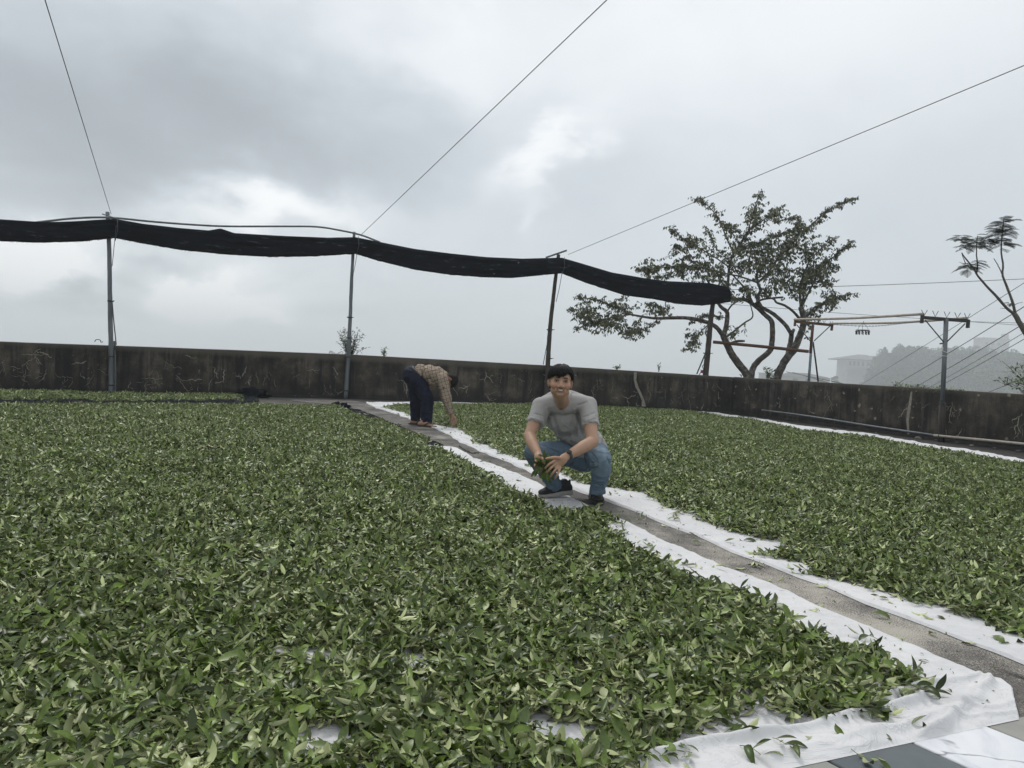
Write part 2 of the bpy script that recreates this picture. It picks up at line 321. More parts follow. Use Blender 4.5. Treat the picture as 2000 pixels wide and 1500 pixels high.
# ------------------------------------------------------------------ ground and terrain
WL = [G(0, 765), G(340, 772.5), G(680, 779), G(1060, 792.5), G(1430, 808)]
d0 = (WL[1]-WL[0]).normalized(); WL = [WL[0]-d0*9] + WL
WR0 = G(1431, 808)+Vector((-.03, -.03, 0)); WR1 = G(2000, 883); d1 = (WR1-WR0).normalized(); WR = [WR0, WR1, WR1+d1*9]
TOPL = [(0, 667), (340, 679), (680, 692), (1060, 713), (1430, 736.5)]
def terrain_z(x, y):
    r = math.hypot(x, y)
    t = min(max((r-40)/420, 0), 1); z = -4.5 - 62*t*t*(3-2*t)
    # the misty ridge to the right
    def ss(v, a, b):
        q = min(max((v-a)/(b-a), 0), 1); return q*q*(3-2*q)
    az = math.degrees(math.atan2(x, y)); d = ss(az, 22.6, 27.0)*(1-ss(az, 75, 100))*ss(r, 330, 560)*(1-ss(r, 820, 1150))
    z += 76*d + 7*d*noise.noise(Vector((x*.008, y*.008, 3)))
    return z + 2*noise.noise(Vector((x*.01, y*.01, 0)))
def build_ground():
    # terrace slab the yard stands on: polygon inside the parapet
    poly = [Vector((WL[0].x, WL[0].y+.12, 0))] + [Vector((p.x, p.y+.12, 0)) for p in WL[1:]] + [Vector((WR[0].x+.1, WR[0].y+.1, 0)), Vector((WR[1].x+.12, WR[1].y, 0)), Vector((WR[2].x+.12, WR[2].y, 0)), Vector((13, -6, 0)), Vector((-18, -6, 0))]
    n = len(poly); mb = MB(); mb.add(poly + [p-Vector((0, 0, 7)) for p in poly], [tuple(reversed(range(n)))] + [(i, (i+1) % n, n+(i+1) % n, n+i) for i in range(n)])
    g = mb.build('ground', M['ground']); tag(g, kind='structure')
    # hillside beyond, out to the horizon
    rs = [3, 8, 14, 20, 27, 36, 50, 70, 95, 125, 160, 195, 230, 265, 300, 340, 380, 420, 460, 500, 560, 650, 800, 1100, 1700, 2900, 4600]
    na = 144; vs = []; fs = []
    for i, r in enumerate(rs):
        for j in range(na):
            a = 2*math.pi*j/na; x, y = r*math.sin(a), r*math.cos(a); vs.append((x, y, terrain_z(x, y)))
    for i in range(len(rs)-1):
        for j in range(na):
            fs.append((i*na+j, (i+1)*na+j, (i+1)*na+(j+1) % na, i*na+(j+1) % na))
    fs.append(tuple(reversed(range(na))))
    me = bpy.data.meshes.new('terrain'); me.from_pydata(vs, [], fs); tag(link('terrain', me, M['terrain'], None, True), kind='structure')
build_ground()

# ------------------------------------------------------------------ parapet walls
def wall_mesh(pts, tops, thick, name, label, parent=None):
    mb = MB(); k = len(pts); n = []
    for i in range(k):
        t = (pts[min(i+1, k-1)]-pts[max(i-1, 0)]).normalized(); nn = Vector((-t.y, t.x, 0)); n.append(nn)
    vs = []
    for p, h, q in zip(pts, tops, n):
        vs += [p, Vector((p.x, p.y, h-.012)), Vector((p.x, p.y, h))+q*.015, Vector((p.x, p.y, h))+q*(thick-.015), Vector((p.x, p.y, h-.012))+q*thick, p+q*thick-Vector((0, 0, 3))]
    fs = []
    for i in range(k-1):
        a = i*6; b2 = a+6
        for j in range(5): fs.append((a+j, b2+j, b2+j+1, a+j+1))
    fs.append((0, 1, 2, 3, 4, 5)); fs.append(tuple((k-1)*6+j for j in (5, 4, 3, 2, 1, 0)))
    mb.add(vs, fs); o = mb.build(name, M['wall']); return tag(o, label, 'wall')
def top_z(p, px, py): return D(px, py, p.y).z
HL = [D(px, py, p.y).z for p, (px, py) in zip(WL[1:], TOPL)]; HL = [HL[0]] + HL
HR = [D(1432, 736, WR[0].y).z, D(2000, 770, WR[1].y).z]; HR = HR + [HR[1]]
def dense(pts, hs, step=.5):
    P = resample([(*p[:2], h) for p, h in zip(pts, hs)], max(3, int(sum((pts[i+1]-pts[i]).length for i in range(len(pts)-1))/step)))
    return [Vector((p[0], p[1], 0)) for p in P], [p[2]+.004*noise.noise(Vector((p[0]*2, p[1]*2, 0))) for p in P]
pl, hl = dense(WL, HL); wall_back = wall_mesh(pl, hl, .16, 'parapet_wall', 'long low cracked dark concrete parapet wall behind the bending man')
pr, hr = dense(WR, HR); wall_side = wall_mesh(pr, hr, .16, 'parapet_wall', 'black stained parapet wall with lichen spots behind the drying frame')
# pale lime deposits that fill the cracks: thin raised ribbons on each wall face
def cracks(walls, hs, count, parent, pxbias=None, seed=1):
    r = random.Random(seed); mb = MB()
    P = np.array([tuple(p) for p in walls]); Lc = np.r_[0, np.cumsum(np.linalg.norm(np.diff(P, axis=0), axis=1))]
    def pt(s, z):
        i = int(np.clip(np.searchsorted(Lc, s)-1, 0, len(P)-2)); u = (s-Lc[i])/(Lc[i+1]-Lc[i]); p = P[i]+(P[i+1]-P[i])*u
        t = P[i+1]-P[i]; t = t/np.linalg.norm(t); nn = np.array([t[1], -t[0], 0]); return Vector(p+nn*.0035)+Vector((0, 0, z)), nn
    def run(s, z, ang, length, w, depth=0):
        k = max(3, int(length/.03)); L_, R_ = [], []
        for i in range(k):
            an = ang+(r.gauss(0, .38) if i % 3 else r.gauss(0, .9)); ang += r.gauss(0, .10)
            s += math.cos(an)*.03; z += math.sin(an)*.03
            if z < .06 or z > .86 or s < Lc[0]+.1 or s > Lc[-1]-.1: break
            ww = w*(1-abs(2*i/k-1)**2)*(.5+r.random())*.5+.0012
            ca, sa = math.cos(ang+math.pi/2)*ww, math.sin(ang+math.pi/2)*ww
            L_.append(pt(s+ca, z+sa)[0]); R_.append(pt(s-ca, z-sa)[0])
            if depth < 2 and r.random() < .08: run(s, z, ang+r.choice([-1, 1])*r.uniform(.6, 1.3), length*.45, w*.7, depth+1)
        m = len(L_)
        if m > 2: mb.add(L_+R_, [(i, i+1, m+i+1, m+i) for i in range(m-1)])
    tot = Lc[-1]
    for _ in range(count):
        s = r.uniform(0, tot) if pxbias is None else pxbias(r, tot); z = r.uniform(.2, .8)
        run(s, z, r.choice([-1.57, -1.5, -1.7, -1.2, 0, -2.2, -.6]), r.uniform(.08, .5), r.choice([.003, .004, .007, .015]))
    o = mb.build('crack_deposit', M['crack'], None); o.parent = parent; o['kind'] = 'stuff'
cracks(pl, hl, 170, wall_back, seed=3); cracks(pr, hr, 46, wall_side, seed=5)
# mortar patch running down the wall at the bend
def patch(pxs, wd, A, B, parent):
    Ls, Rs = [], []
    for i, (px, py) in enumerate(pxs):
        p = onplane(px-wd[i]/2, py, A, B); q = onplane(px+wd[i]/2, py, A, B); Ls.append(p); Rs.append(q)
    n = Vector((B[1]-A[1], -(B[0]-A[0]), 0)).normalized()*.008
    m = len(Ls); MB().add([p+n for p in Ls]+[p+n for p in Rs], [(i, i+1, m+i+1, m+i) for i in range(m-1)]).build('mortar_patch', M['crack']).parent = parent
patch([(1241, 727), (1240, 742), (1244, 756), (1250, 768), (1256, 782), (1257, 794)], [6, 5, 6, 5, 5, 8], WL[4], WL[5], wall_back)
patch([(1781, 765), (1779, 780), (1776, 800), (1773, 820), (1775, 848)], [3, 5, 6, 5, 4], WR[0], WR[1], wall_side)
# concrete upstand drip where wall meets floor
mb = MB()
for pts in (pl, pr):
    m = [Vector((p.x, p.y, 0)) for p in pts]
    off = [];
    for i in range(len(m)):
        t = (m[min(i+1, len(m)-1)]-m[max(i-1, 0)]).normalized(); w = .035+.03*abs(noise.noise(m[i]*3)); off.append((m[i]+Vector((t.y, -t.x, 0))*w, w))
    k = len(m); mb.add([p+Vector((0, 0, .05+w*.3)) for p, (q, w) in zip(m, off)] + [q+Vector((0, 0, .003)) for q, w in off], [(i, k+i, k+i+1, i+1) for i in range(k-1)])
tag(mb.build('kerb', M['wall']), kind='structure')

# ------------------------------------------------------------------ path, cloths and nets
L_EDGE = [(819, 875), (845, 873), (884, 875), (895, 878), (923, 896), (962, 909), (1008, 928), (1049, 944), (1065, 955), (1106, 971), (1168, 1000), (1226, 1023), (1275, 1049),
          (1327, 1073), (1392, 1099), (1470, 1135), (1543, 1164)]
L_EDGE2 = [(1540, 1160), (1595, 1188), (1650, 1210), (1725, 1243), (1800, 1275), (1875, 1308), (1930, 1330), (1957, 1334), (1977, 1348), (1981, 1370), (1992, 1412)]
R_EDGE = [(714, 787), (734, 798), (769, 808), (801, 821), (838, 835), (870, 847), (904, 868), (939, 885), (980, 899), (1008, 912), (1045, 927), (1080, 941), (1116, 956),
          (1153, 969), (1197, 987), (1249, 1005), (1314, 1031), (1366, 1052), (1431, 1083), (1496, 1106), (1561, 1132), (1612, 1149), (1687, 1183), (1775, 1215),
          (1832, 1237), (1896, 1263), (1945, 1280), (2000, 1303), (2100, 1348), (2250, 1420)]
def seg_dist(P, line):
    """distance from points P (n,2) to polyline"""
    best = np.full(len(P), 1e9)
    for a, b in zip(line[:-1], line[1:]):
        a = np.array(a[:2], float); b = np.array(b[:2], float); ab = b-a; t = np.clip(((P-a)@ab)/max(ab@ab, 1e-12), 0, 1)
        best = np.minimum(best, np.linalg.norm(P-(a+t[:, None]*ab), axis=1))
    return best
def inside(P, poly):
    x, y = P[:, 0], P[:, 1]; c = np.zeros(len(P), bool); n = len(poly)
    for i in range(n):
        x1, y1 = poly[i][:2]; x2, y2 = poly[(i+1) % n][:2]
        k = ((y1 > y) != (y2 > y)) & (x < (x2-x1)*(y-y1)/((y2-y1) if y2 != y1 else 1e-12)+x1); c ^= k
    return c
def vnoise(P, s, off=0): return np.array([noise.noise(Vector((p[0]*s+off, p[1]*s, off))) for p in P])
FOLDS = [([(1180, 1520), (1300, 1488), (1400, 1462), (1550, 1436), (1680, 1412), (1760, 1392), (1800, 1372)], .026, .020),
         ([(1500, 1490), (1640, 1455), (1760, 1432), (1840, 1400), (1880, 1376)], .014, .028),
         ([(1812, 1452), (1850, 1420), (1880, 1390), (1905, 1372), (1930, 1340)], .024, .024),
         ([(1740, 1372), (1800, 1345), (1855, 1340), (1910, 1332)], .018, .020),
         ([(1860, 1385), (1920, 1390), (1985, 1380)], .010, .018), ([(1850, 1405), (1905, 1410), (1985, 1400)], .009, .016),
         ([(1650, 1335), (1720, 1325), (1830, 1345)], .008, .02), ([(1620, 1268), (1730, 1300), (1800, 1312)], .006, .02),
         ([(1330, 1110), (1420, 1140), (1500, 1150)], .006, .02), ([(1480, 1180), (1590, 1225), (1700, 1275)], .006, .025)]
def sheet(name, label, A, B, nu, nv, z0, amp=.006, folds=False, lip=.004, mat='cloth', group='white sheets under the tea leaves', cat='sheet', powv=1.6, jag=.0):
    A = resample(A, nu); B = resample(B, nu); v = np.linspace(0, 1, nv)**powv
    P = (A[:, None, :2]*(1-v)[None, :, None] + B[:, None, :2]*v[None, :, None]).reshape(-1, 2)
    e = np.tile(v, nu); dist = e*np.repeat(np.linalg.norm(B[:, :2]-A[:, :2], axis=1), nv)
    if jag:
        j = vnoise(P, 3.2, 9)*jag*np.exp(-dist/.12); dv = np.repeat((B[:, :2]-A[:, :2])/np.linalg.norm(B[:, :2]-A[:, :2], axis=1)[:, None], nv, axis=0); P = P + dv*j[:, None]
    z = z0 + np.abs(vnoise(P*np.array([1, .5]), 4.5, 1))*amp*1.6 + vnoise(P, 17, 4)*amp*.3 + np.maximum(0, .22-np.abs(vnoise(P*np.array([.7, 1.]), 7, 2)))*amp*2
    z += lip*np.exp(-(dist/.012)**2) + lip*.8*np.exp(-((dist-.035)/.016)**2)
    if folds:
        wob = np.stack([vnoise(P, 9, 20), vnoise(P, 9, 30)], 1)*.012
        for pts, h, w in FOLDS:
            d = seg_dist(P+wob, [tuple(G(*p)) for p in pts]); ends = 1.0; z += 1.25*h*np.exp(-(d/(w*.75))**2)*(.7+.5*vnoise(P, 5, 11))
    z = np.maximum(z, z0*.5)
    # the last row lies flat on the paving
    last = np.repeat(np.arange(nu), nv); fl_ = np.exp(-((nu-1-last)/5.0)**2); z = z*(1-fl_)+.0112*fl_ if 'marble' in label else z
    # rumpled hem rests on the floor
    z = np.where(dist < .006, z0*.6, z)
    me = bpy.data.meshes.new(name); vs = np.column_stack([P, z]); fs = [(i*nv+j, (i+1)*nv+j, (i+1)*nv+j+1, i*nv+j+1) for i in range(nu-1) for j in range(nv-1)]
    me.from_pydata(vs.tolist(), [], fs)
    me.flip_normals() if me.polygons[0].normal.z < 0 else None
    return tag(link(name, me, M[mat], None, True), label, cat, group)
g2 = lambda pts: [tuple(G(*p)) for p in pts]
# path strip under both hems
pathL = g2([(560, 782), (640, 790), (700, 803), (760, 825), (830, 862)]) + g2([(x-14, y+8) for x, y in L_EDGE[3:]]) + g2([(x-24, y+16) for x, y in L_EDGE2[1:]]) + [(2.2, 1.6, 0)]
pathR = g2([(600, 779), (690, 783), (740, 793), (800, 812), (870, 838), (950, 880), (1060, 925)]) + g2([(x+14, y-4) for x, y in R_EDGE[12:]]) + [(4.2, 1.9, 0)]
nu = 120; A = resample(pathL, nu); B = resample(pathR, nu); vs = []; fs = []
for i in range(nu):
    for j in range(9):
        p = A[i]*(1-j/8)+B[i]*(j/8); vs.append((p[0], p[1], .004+.0015*(1+noise.noise(Vector((p[0]*6, p[1]*6, 0))))))
for i in range(nu-1):
    for j in range(8): fs.append((i*9+j, i*9+j+1, (i+1)*9+j+1, (i+1)*9+j))
me = bpy.data.meshes.new('path'); me.from_pydata(vs, [], fs)
if me.polygons[0].normal.z < 0: me.flip_normals()
tag(link('path', me, M['path'], None, True), kind='structure')
def broken_edge():
    # small broken screed edge beside the black net
    mb = MB()
    pts = [(896, 873), (905, 880), (922, 888), (936, 886), (926, 879), (908, 872)]
    P = [G(*p) for p in pts]; mb.add([p+Vector((0, 0, .0)) for p in P]+[p+Vector((0, 0, .022)) for p in P], [tuple(6+i for i in range(6))]+[(i, (i+1) % 6, 6+(i+1) % 6, 6+i) for i in range(6)])
    tag(mb.build('kerb', M['path']), kind='structure')
broken_edge()
far_in = [tuple(G(560, 905)), (-2.6, 6.2, 0), (-2.2, 4.6, 0), (-1.6, 3.2, 0)]
sheet('cotton_sheet', 'white cotton sheet behind the crouching man, left of the path', g2(L_EDGE), far_in, 300, 110, .012, .009, True, jag=.02)
sheet('cotton_sheet', 'large rumpled white cotton sheet folded at the marble paving corner', g2(L_EDGE2), [(-1.6, 3.25, 0), (-2.0, 2.4, 0), (-2.2, .6, 0)], 330, 330, .014, .008, True, lip=.002, powv=1.25)
sheet('cotton_sheet', 'white cotton sheet with crumpled hem right of the path, beside the bending man', g2(R_EDGE[:18]), [tuple(G(800, 786)), tuple(G(1100, 787)), tuple(G(1300, 797)), (4.2, 10, 0), (3.2, 5.0, 0)], 330, 90, .012, .009, True, lip=.009, jag=.05)
sheet('cotton_sheet', 'white cotton sheet under the nearest part of the right leaf bed', g2(R_EDGE[17:]), [(3.2, 5.0, 0), (4.4, 3.4, 0), (5.5, 2.0, 0)], 200, 90, .014, .006, True, jag=.01)
sheet('cotton_sheet', 'narrow white sheet edge showing beyond the right leaf bed along the wall', g2([(1130, 788), (1300, 797), (1400, 809), (1490, 821), (1565, 834), (1640, 843), (1715, 852), (1830, 873), (1900, 882), (2000, 901), (2250, 954)]),
      g2([(1130, 800), (1300, 812), (1400, 830), (1565, 870), (1715, 900), (2000, 960), (2200, 1050)]), 200, 24, .012, .02, False, lip=.02, jag=.03)
sheet('shade_net', 'black shade net edge lying between the left leaf bed and the path', g2([(655, 795), (704, 803), (750, 820), (801, 843), (842, 861), (868, 872), (835, 885)]), g2([(560, 800), (600, 820), (640, 850), (700, 880), (760, 900)]), 160, 40, .009, .012, False, lip=.012, mat='net', group='black nets under the leaves', cat='net')
sheet('shade_net', 'black shade net under the rear leaf strip by the wall', g2([(-60, 793), (200, 793), (400, 792), (500, 790), (508, 786), (498, 770)]), g2([(-60, 761), (100, 762), (300, 766), (440, 768), (470, 769), (490, 768)]), 200, 40, .01, .05, False, lip=.05, mat='net', group='black nets under the leaves', cat='net', powv=1.0)
def bunch(name, px, py, label, s=.25, seed=0):
    c = G(px, py); me = bpy.data.meshes.new(name); bm = bmesh.new(); bmesh.ops.create_icosphere(bm, subdivisions=4, radius=1)
    for v in bm.verts:
        q = v.co.copy(); n = abs(noise.noise(q*2.1+Vector((seed, 0, 0))))*1.0+.35+.5*abs(noise.noise(q*5+Vector((seed, 3, 0))))
        v.co = Vector((q.x*s*1.5*n, q.y*s*.8*n, max(q.z, -.05)*s*.5*n*1.3)) + c + Vector((0, 0, .01))
    bm.to_mesh(me); bm.free(); return tag(link(name, me, M['net'], None, True), label, 'net', 'black nets under the leaves')
bunch('shade_net', 488, 776, 'crumpled black net heap at the end of the rear leaf strip', .32, 1)
bunch('shade_net', 664, 797, 'small crumpled black net corner at the near end of the path', .17, 5)

# marble and slate paving at the bottom right
def paving():
    a = Vector(G(1790, 1461)); b = Vector(G(1875, 1500)); dj = (b-a); dj.z = 0; dj.normalize()
    c = Vector(G(1935, 1428)); dn = Vector((-dj.y, dj.x, 0)); w = (c-a).dot(dn)
    if w < 0: dn = -dn; w = -w
    root = bpy.data.objects.new('pavement', None); COL.objects.link(root); root.location = a; tag(root, kind='structure')
    def tmat(nm, c1, c2, vein=None):
        m, nt, N, L, bs = new_mat(nm); bs.inputs['Roughness'].default_value = .45; tc = N.new('ShaderNodeTexCoord'); ob = tc.outputs['Object']
        cc = ramp(N, L, nz(N, L, 5, 7, .6, ob, .6), [(.3, c1), (.7, c2)])
        if vein:
            wv = nz(N, L, 2.0, 4, .5, ob, .7, (1, 2.6, 1)); cc = mixc(N, L, ramp(N, L, wv, [(.485, 0.0), (.5, .8), (.515, 0.0)]), cc, vein)
            cc = mixc(N, L, ramp(N, L, nz(N, L, 3.2, 6, .6, ob, 1.), [(.45, 0.0), (.62, .75)]), cc, (.33, .35, .42))
        L.new(cc, bs.inputs['Base Color']); bump(N, L, bs, nz(N, L, 40, 6, .6, ob), .15, .003); return m
    mats = {'slate': tmat('slate_tile', (.055, .070, .078), (.095, .11, .115)), 'marble': tmat('marble_tile', (.70, .71, .73), (.58, .60, .64), (.07, .075, .10)), 'grey': tmat('grey_stone_tile', (.20, .20, .18), (.28, .275, .245))}
    sl = (c-a).dot(dj)/w
    kinds = ['grey', 'slate', 'marble', 'grey', 'marble', 'slate']
    for i in range(-5, 6):
        for j in range(0, 4):
            k = 'slate' if i == -1 else 'marble' if i == 0 else 'grey' if i == 1 else kinds[(i*3+j*5) % 6]
            g = .0035; x0, x1 = i*w+g, (i+1)*w-g; ln = .46; off = -.045 - .02*(i % 3); y0, y1 = j*ln+g, (j+1)*ln-g; ya = y0 if j else sl*x0-.02; yb = y0 if j else sl*x1-.02
            z = .010+random.uniform(-.0008, .0008); be = .003
            def P(x, y, z): return tuple(a + dn*x + dj*y - a*1.0 + Vector((0, 0, z)))
            vs = [P(x0, ya, .001), P(x1, yb, .001), P(x1, y1, .001), P(x0, y1, .001), P(x0, ya, z-be), P(x1, yb, z-be), P(x1, y1, z-be), P(x0, y1, z-be), P(x0+be, ya+be, z), P(x1-be, yb+be, z), P(x1-be, y1-be, z), P(x0+be, y1-be, z)]
            fs = [(8, 9, 10, 11)] + [(s+q, s+(q+1) % 4, s+4+(q+1) % 4, s+4+q) for s in (0, 4) for q in range(4)]
            o = MB().add(vs, fs); me = o.mesh('tile'); bm = bmesh.new(); bm.from_mesh(me); bmesh.ops.recalc_face_normals(bm, faces=bm.faces); bm.to_mesh(me); bm.free()
            t = bpy.data.objects.new('tile', me); COL.objects.link(t); me.materials.append(mats[k]); t.parent = root
paving()

# ------------------------------------------------------------------ tea leaf variants (instanced by the leaf-bed stuff objects)
def leaf_geo(mb, base, direc, up, L, W, curl, fold, twist=0, n=6, mi=0):
    """lanceolate leaf: bends along its length and folds along its midrib"""
    direc = Vector(direc).normalized(); up = Vector(up); side = direc.cross(up).normalized(); up = side.cross(direc).normalized()
    p = Vector(base); vs = []; ang = 0; st = L/n
    prof = [0.06, .52, .88, 1.0, .86, .5, .0] if n == 6 else [0.08, .8, 1.0, .62, .0]
    for i in range(n+1):
        w = prof[i]*W/2; a = ang; f = direc*math.cos(a)-up*math.sin(a); u = up*math.cos(a)+direc*math.sin(a)
        tw = twist*i/n; s = side*math.cos(tw)+u*math.sin(tw); uu = u*math.cos(tw)-side*math.sin(tw)
        vs += [p - s*w*math.cos(fold) + uu*w*math.sin(fold), p.copy(), p + s*w*math.cos(fold) + uu*w*math.sin(fold)]
        p = p + f*st; ang += curl/n*(1+.6*i/n)
    fs = []
    for i in range(n):
        a = i*3
        if i == n-1: fs += [(a, a+1, a+4), (a+1, a+2, a+4)]
        else: fs += [(a, a+1, a+4, a+3), (a+1, a+2, a+5, a+4)]
    mb.add(vs, fs, mi)
var_col = bpy.data.collections.new('leaf_variants')
def make_variants():
    r = random.Random(11); out = []
    for k in range(7):                                           # loose single leaves
        mb = MB(); L = r.uniform(.065, .098); W = L*r.uniform(.32, .46)
        leaf_geo(mb, (-L/2, 0, 0), (1, 0, r.uniform(0, .35)), (0, 0, 1), L, W, r.uniform(-.4, 1.6), r.uniform(.08, .8), r.uniform(-1.2, 1.2))
        out.append(mb)
    for k in range(10):                                          # plucked shoots: stem, two to four leaves and a bud
        mb = MB(); sl = r.uniform(.05, .09); bend = r.uniform(-.3, .3)
        pts = [Vector((-sl/2+sl*t, bend*.05*math.sin(t*3), .012*math.sin(t*3.1))) for t in (0, .33, .66, 1)]
        mb.tube(pts, [.0016, .0014, .0012, .0009], 4, False, 1)
        nl = r.choice([3, 3, 4, 4]); a0 = r.uniform(0, 6)
        for q in range(nl):
            t = .25+.75*q/(nl-1) if nl > 1 else 1; i = min(int(t*3), 2); p = pts[i].lerp(pts[i+1], t*3-i)
            ya = a0+q*2.4; out_d = Vector((.75-.2*q/nl+r.uniform(-.2, .2), math.sin(ya), .35*abs(math.cos(ya))+r.uniform(-.1, .3)))
            L = r.uniform(.06, .1)*(1-.12*q/nl); upv = Vector((-.4, -.3*math.sin(ya), 1)) if r.random() < .75 else Vector((.2, .4, -1))
            leaf_geo(mb, p, out_d, upv, L, L*r.uniform(.32, .45), r.uniform(-.4, 1.5), r.uniform(.08, .8), r.uniform(-1.0, 1.0))
        leaf_geo(mb, pts[-1], (1, r.uniform(-.3, .3), .2), (0, 0, 1), .03, .006, .2, .9, 0, 4)
        out.append(mb)
    res = []
    for i, mb in enumerate(out):
        me = mb.mesh('leaf_variant'); me.materials.append(M['tea']); me.materials.append(M['tea_stem'])
        me.polygons.foreach_set('use_smooth', np.ones(len(me.polygons), dtype=bool))
        o = bpy.data.objects.new('v%02d' % i, me); var_col.objects.link(o); res.append(o)
    return res
VARIANTS = make_variants(); NSINGLE, NVAR = 7, len(VARIANTS)
def gn_tree(coll):
    ng = bpy.data.node_groups.new('scatter', 'GeometryNodeTree')
    ng.interface.new_socket('Geometry', in_out='INPUT', socket_type='NodeSocketGeometry'); ng.interface.new_socket('Geometry', in_out='OUTPUT', socket_type='NodeSocketGeometry')
    N, L = ng.nodes, ng.links; gi = N.new('NodeGroupInput'); go = N.new('NodeGroupOutput')
    ci = N.new('GeometryNodeCollectionInfo'); ci.inputs[0].default_value = coll; ci.inputs['Separate Children'].default_value = True; ci.inputs['Reset Children'].default_value = True
    ip = N.new('GeometryNodeInstanceOnPoints'); ip.inputs['Pick Instance'].default_value = True
    def attr(nm, ty):
        a = N.new('GeometryNodeInputNamedAttribute'); a.data_type = ty; a.inputs['Name'].default_value = nm
        return [o for o in a.outputs if o.enabled and o.name == 'Attribute'][0]
    L.new(gi.outputs[0], ip.inputs['Points']); L.new(ci.outputs[0], ip.inputs['Instance'])
    L.new(attr('idx', 'INT'), ip.inputs['Instance Index'])
    e2r = N.new('FunctionNodeEulerToRotation'); L.new(attr('rot', 'FLOAT_VECTOR'), e2r.inputs[0]); L.new(e2r.outputs[0], ip.inputs['Rotation'])
    L.new(attr('scl', 'FLOAT'), ip.inputs['Scale']); L.new(ip.outputs[0], go.inputs[0]); return ng
def scatter(name, pts, rot, scl, idx, ng, label, kind='stuff', cat=None):
    me = bpy.data.meshes.new(name); me.vertices.add(len(pts)); me.vertices.foreach_set('co', np.asarray(pts, np.float32).ravel())
    a = me.attributes.new('rot', 'FLOAT_VECTOR', 'POINT'); a.data.foreach_set('vector', np.asarray(rot, np.float32).ravel())
    a = me.attributes.new('scl', 'FLOAT', 'POINT'); a.data.foreach_set('value', np.asarray(scl, np.float32))
    a = me.attributes.new('idx', 'INT', 'POINT'); a.data.foreach_set('value', np.asarray(idx, np.int32))
    o = bpy.data.objects.new(name, me); COL.objects.link(o); md = o.modifiers.new('scatter', 'NODES'); md.node_group = ng
    return tag(o, label, cat, kind=kind)
NG = gn_tree(var_col)
def grid_pts(x0, x1, y0, y1, dens_fn, cap):
    """jittered grid at the densest rate, thinned by dens_fn"""
    st = 1/math.sqrt(cap); nx, ny = int((x1-x0)/st), int((y1-y0)/st)
    gx, gy = np.meshgrid(np.arange(nx), np.arange(ny)); P = np.stack([gx.ravel(), gy.ravel()], 1).astype(float)+rng.random((nx*ny, 2))
    P = P*st+np.array([x0, y0]); keep = rng.random(len(P)) < dens_fn(P)/cap; return P[keep]
def bed(name, label, poly_px, gaps, extra, maxh=.046, cap=3300, tail=.10):
    poly = g2(poly_px); xs = [p[0] for p in poly]; ys = [p[1] for p in poly]
    x0, x1, y0, y1 = max(min(xs), -12)-.3, min(max(xs), 12)+.3, max(min(ys), .9), max(ys)+.3
    gp = [(tuple(G(*c)), rx, ry) for c, rx, ry in gaps]
    def dens(P):
        # cull far outside the camera's fan, keep a margin for a step aside
        fan = (np.abs(P[:, 0]) < P[:, 1]*.80+1.3)
        d = np.where(P[:, 1] < 4, cap, np.where(P[:, 1] < 8, cap*.9, cap*.72)); return d*fan
    P = grid_pts(x0, x1, y0, y1, dens, cap)
    ins = inside(P, poly); dist = seg_dist(P, poly+[poly[0]]); sd_ = np.where(ins, dist, -dist)
    rag = vnoise(P, 2.3, 5)*.10 + vnoise(P, 8, 6)*.05
    s = sd_+rag; pr = np.clip((s+.015)/.07, 0, 1)
    for (c, rx, ry) in gp:
        q = ((P[:, 0]-c[0]+.03*vnoise(P, 14, 2))/(rx*1.1))**2+((P[:, 1]-c[1])/(ry*1.2))**2; pr *= np.clip((q-.75)*.9, .008, 1)
    # stray leaves just beyond the edge
    stray = (s < 0) & (s > -.22) & (rng.random(len(P)) < .018*np.exp(s/tail)); P_ = rng.random(len(P)) < pr
    k = P_ | stray; P = P[k]; s = s[k]
    thin = np.clip(vnoise(P, 1.1, 8)*.9+.8, .35, 1.2)
    h = np.clip(s*.32+.012, .010, maxh)*thin
    for (c, rx, ry) in gp:
        q = ((P[:, 0]-c[0])/rx)**2+((P[:, 1]-c[1])/ry)**2; h = np.where(q < 5, np.minimum(h, .008+.009*q), h)
    n = len(P); z = .022+h*rng.random(n)**.75
    single = (rng.random(n) < .45); idx = np.where(single, rng.integers(0, NSINGLE, n), rng.integers(NSINGLE, NVAR, n))
    flip = (rng.random(n) < .50)
    tl = np.clip(h/.045, .25, 1); rot = np.column_stack([rng.normal(0, .27, n)*tl+np.where(flip, math.pi, 0), rng.normal(0, .23, n)*tl, rng.random(n)*6.283])
    scl = rng.uniform(.44, .84, n)
    return scatter(name, np.column_stack([P, z]), rot, scl, idx, NG, label), n
LEFT_BED = [(-500, 797), (0, 795), (250, 795), (480, 795), (660, 797), (697, 815), (750, 829), (789, 847), (831, 861), (826, 877), (854, 886), (870, 892), (893, 904), (921, 914), (946, 932),
            (971, 948), (996, 966), (1034, 978), (1064, 990), (1072, 997), (1040, 1001), (1085, 1007), (1158, 1004), (1205, 1018), (1226, 1040), (1200, 1046), (1233, 1070), (1270, 1095), (1296, 1108),
            (1324, 1134), (1366, 1150), (1426, 1162), (1478, 1178), (1512, 1198), (1562, 1226), (1605, 1255), (1655, 1280), (1722, 1284), (1752, 1318), (1805, 1346), (1745, 1366), (1728, 1390),
            (1750, 1408), (1675, 1412), (1637, 1420), (1600, 1430), (1549, 1436), (1495, 1416), (1390, 1428), (1350, 1470), (1300, 1491), (1260, 1530), (1240, 1620), (-200, 1900), (-700, 1500)]
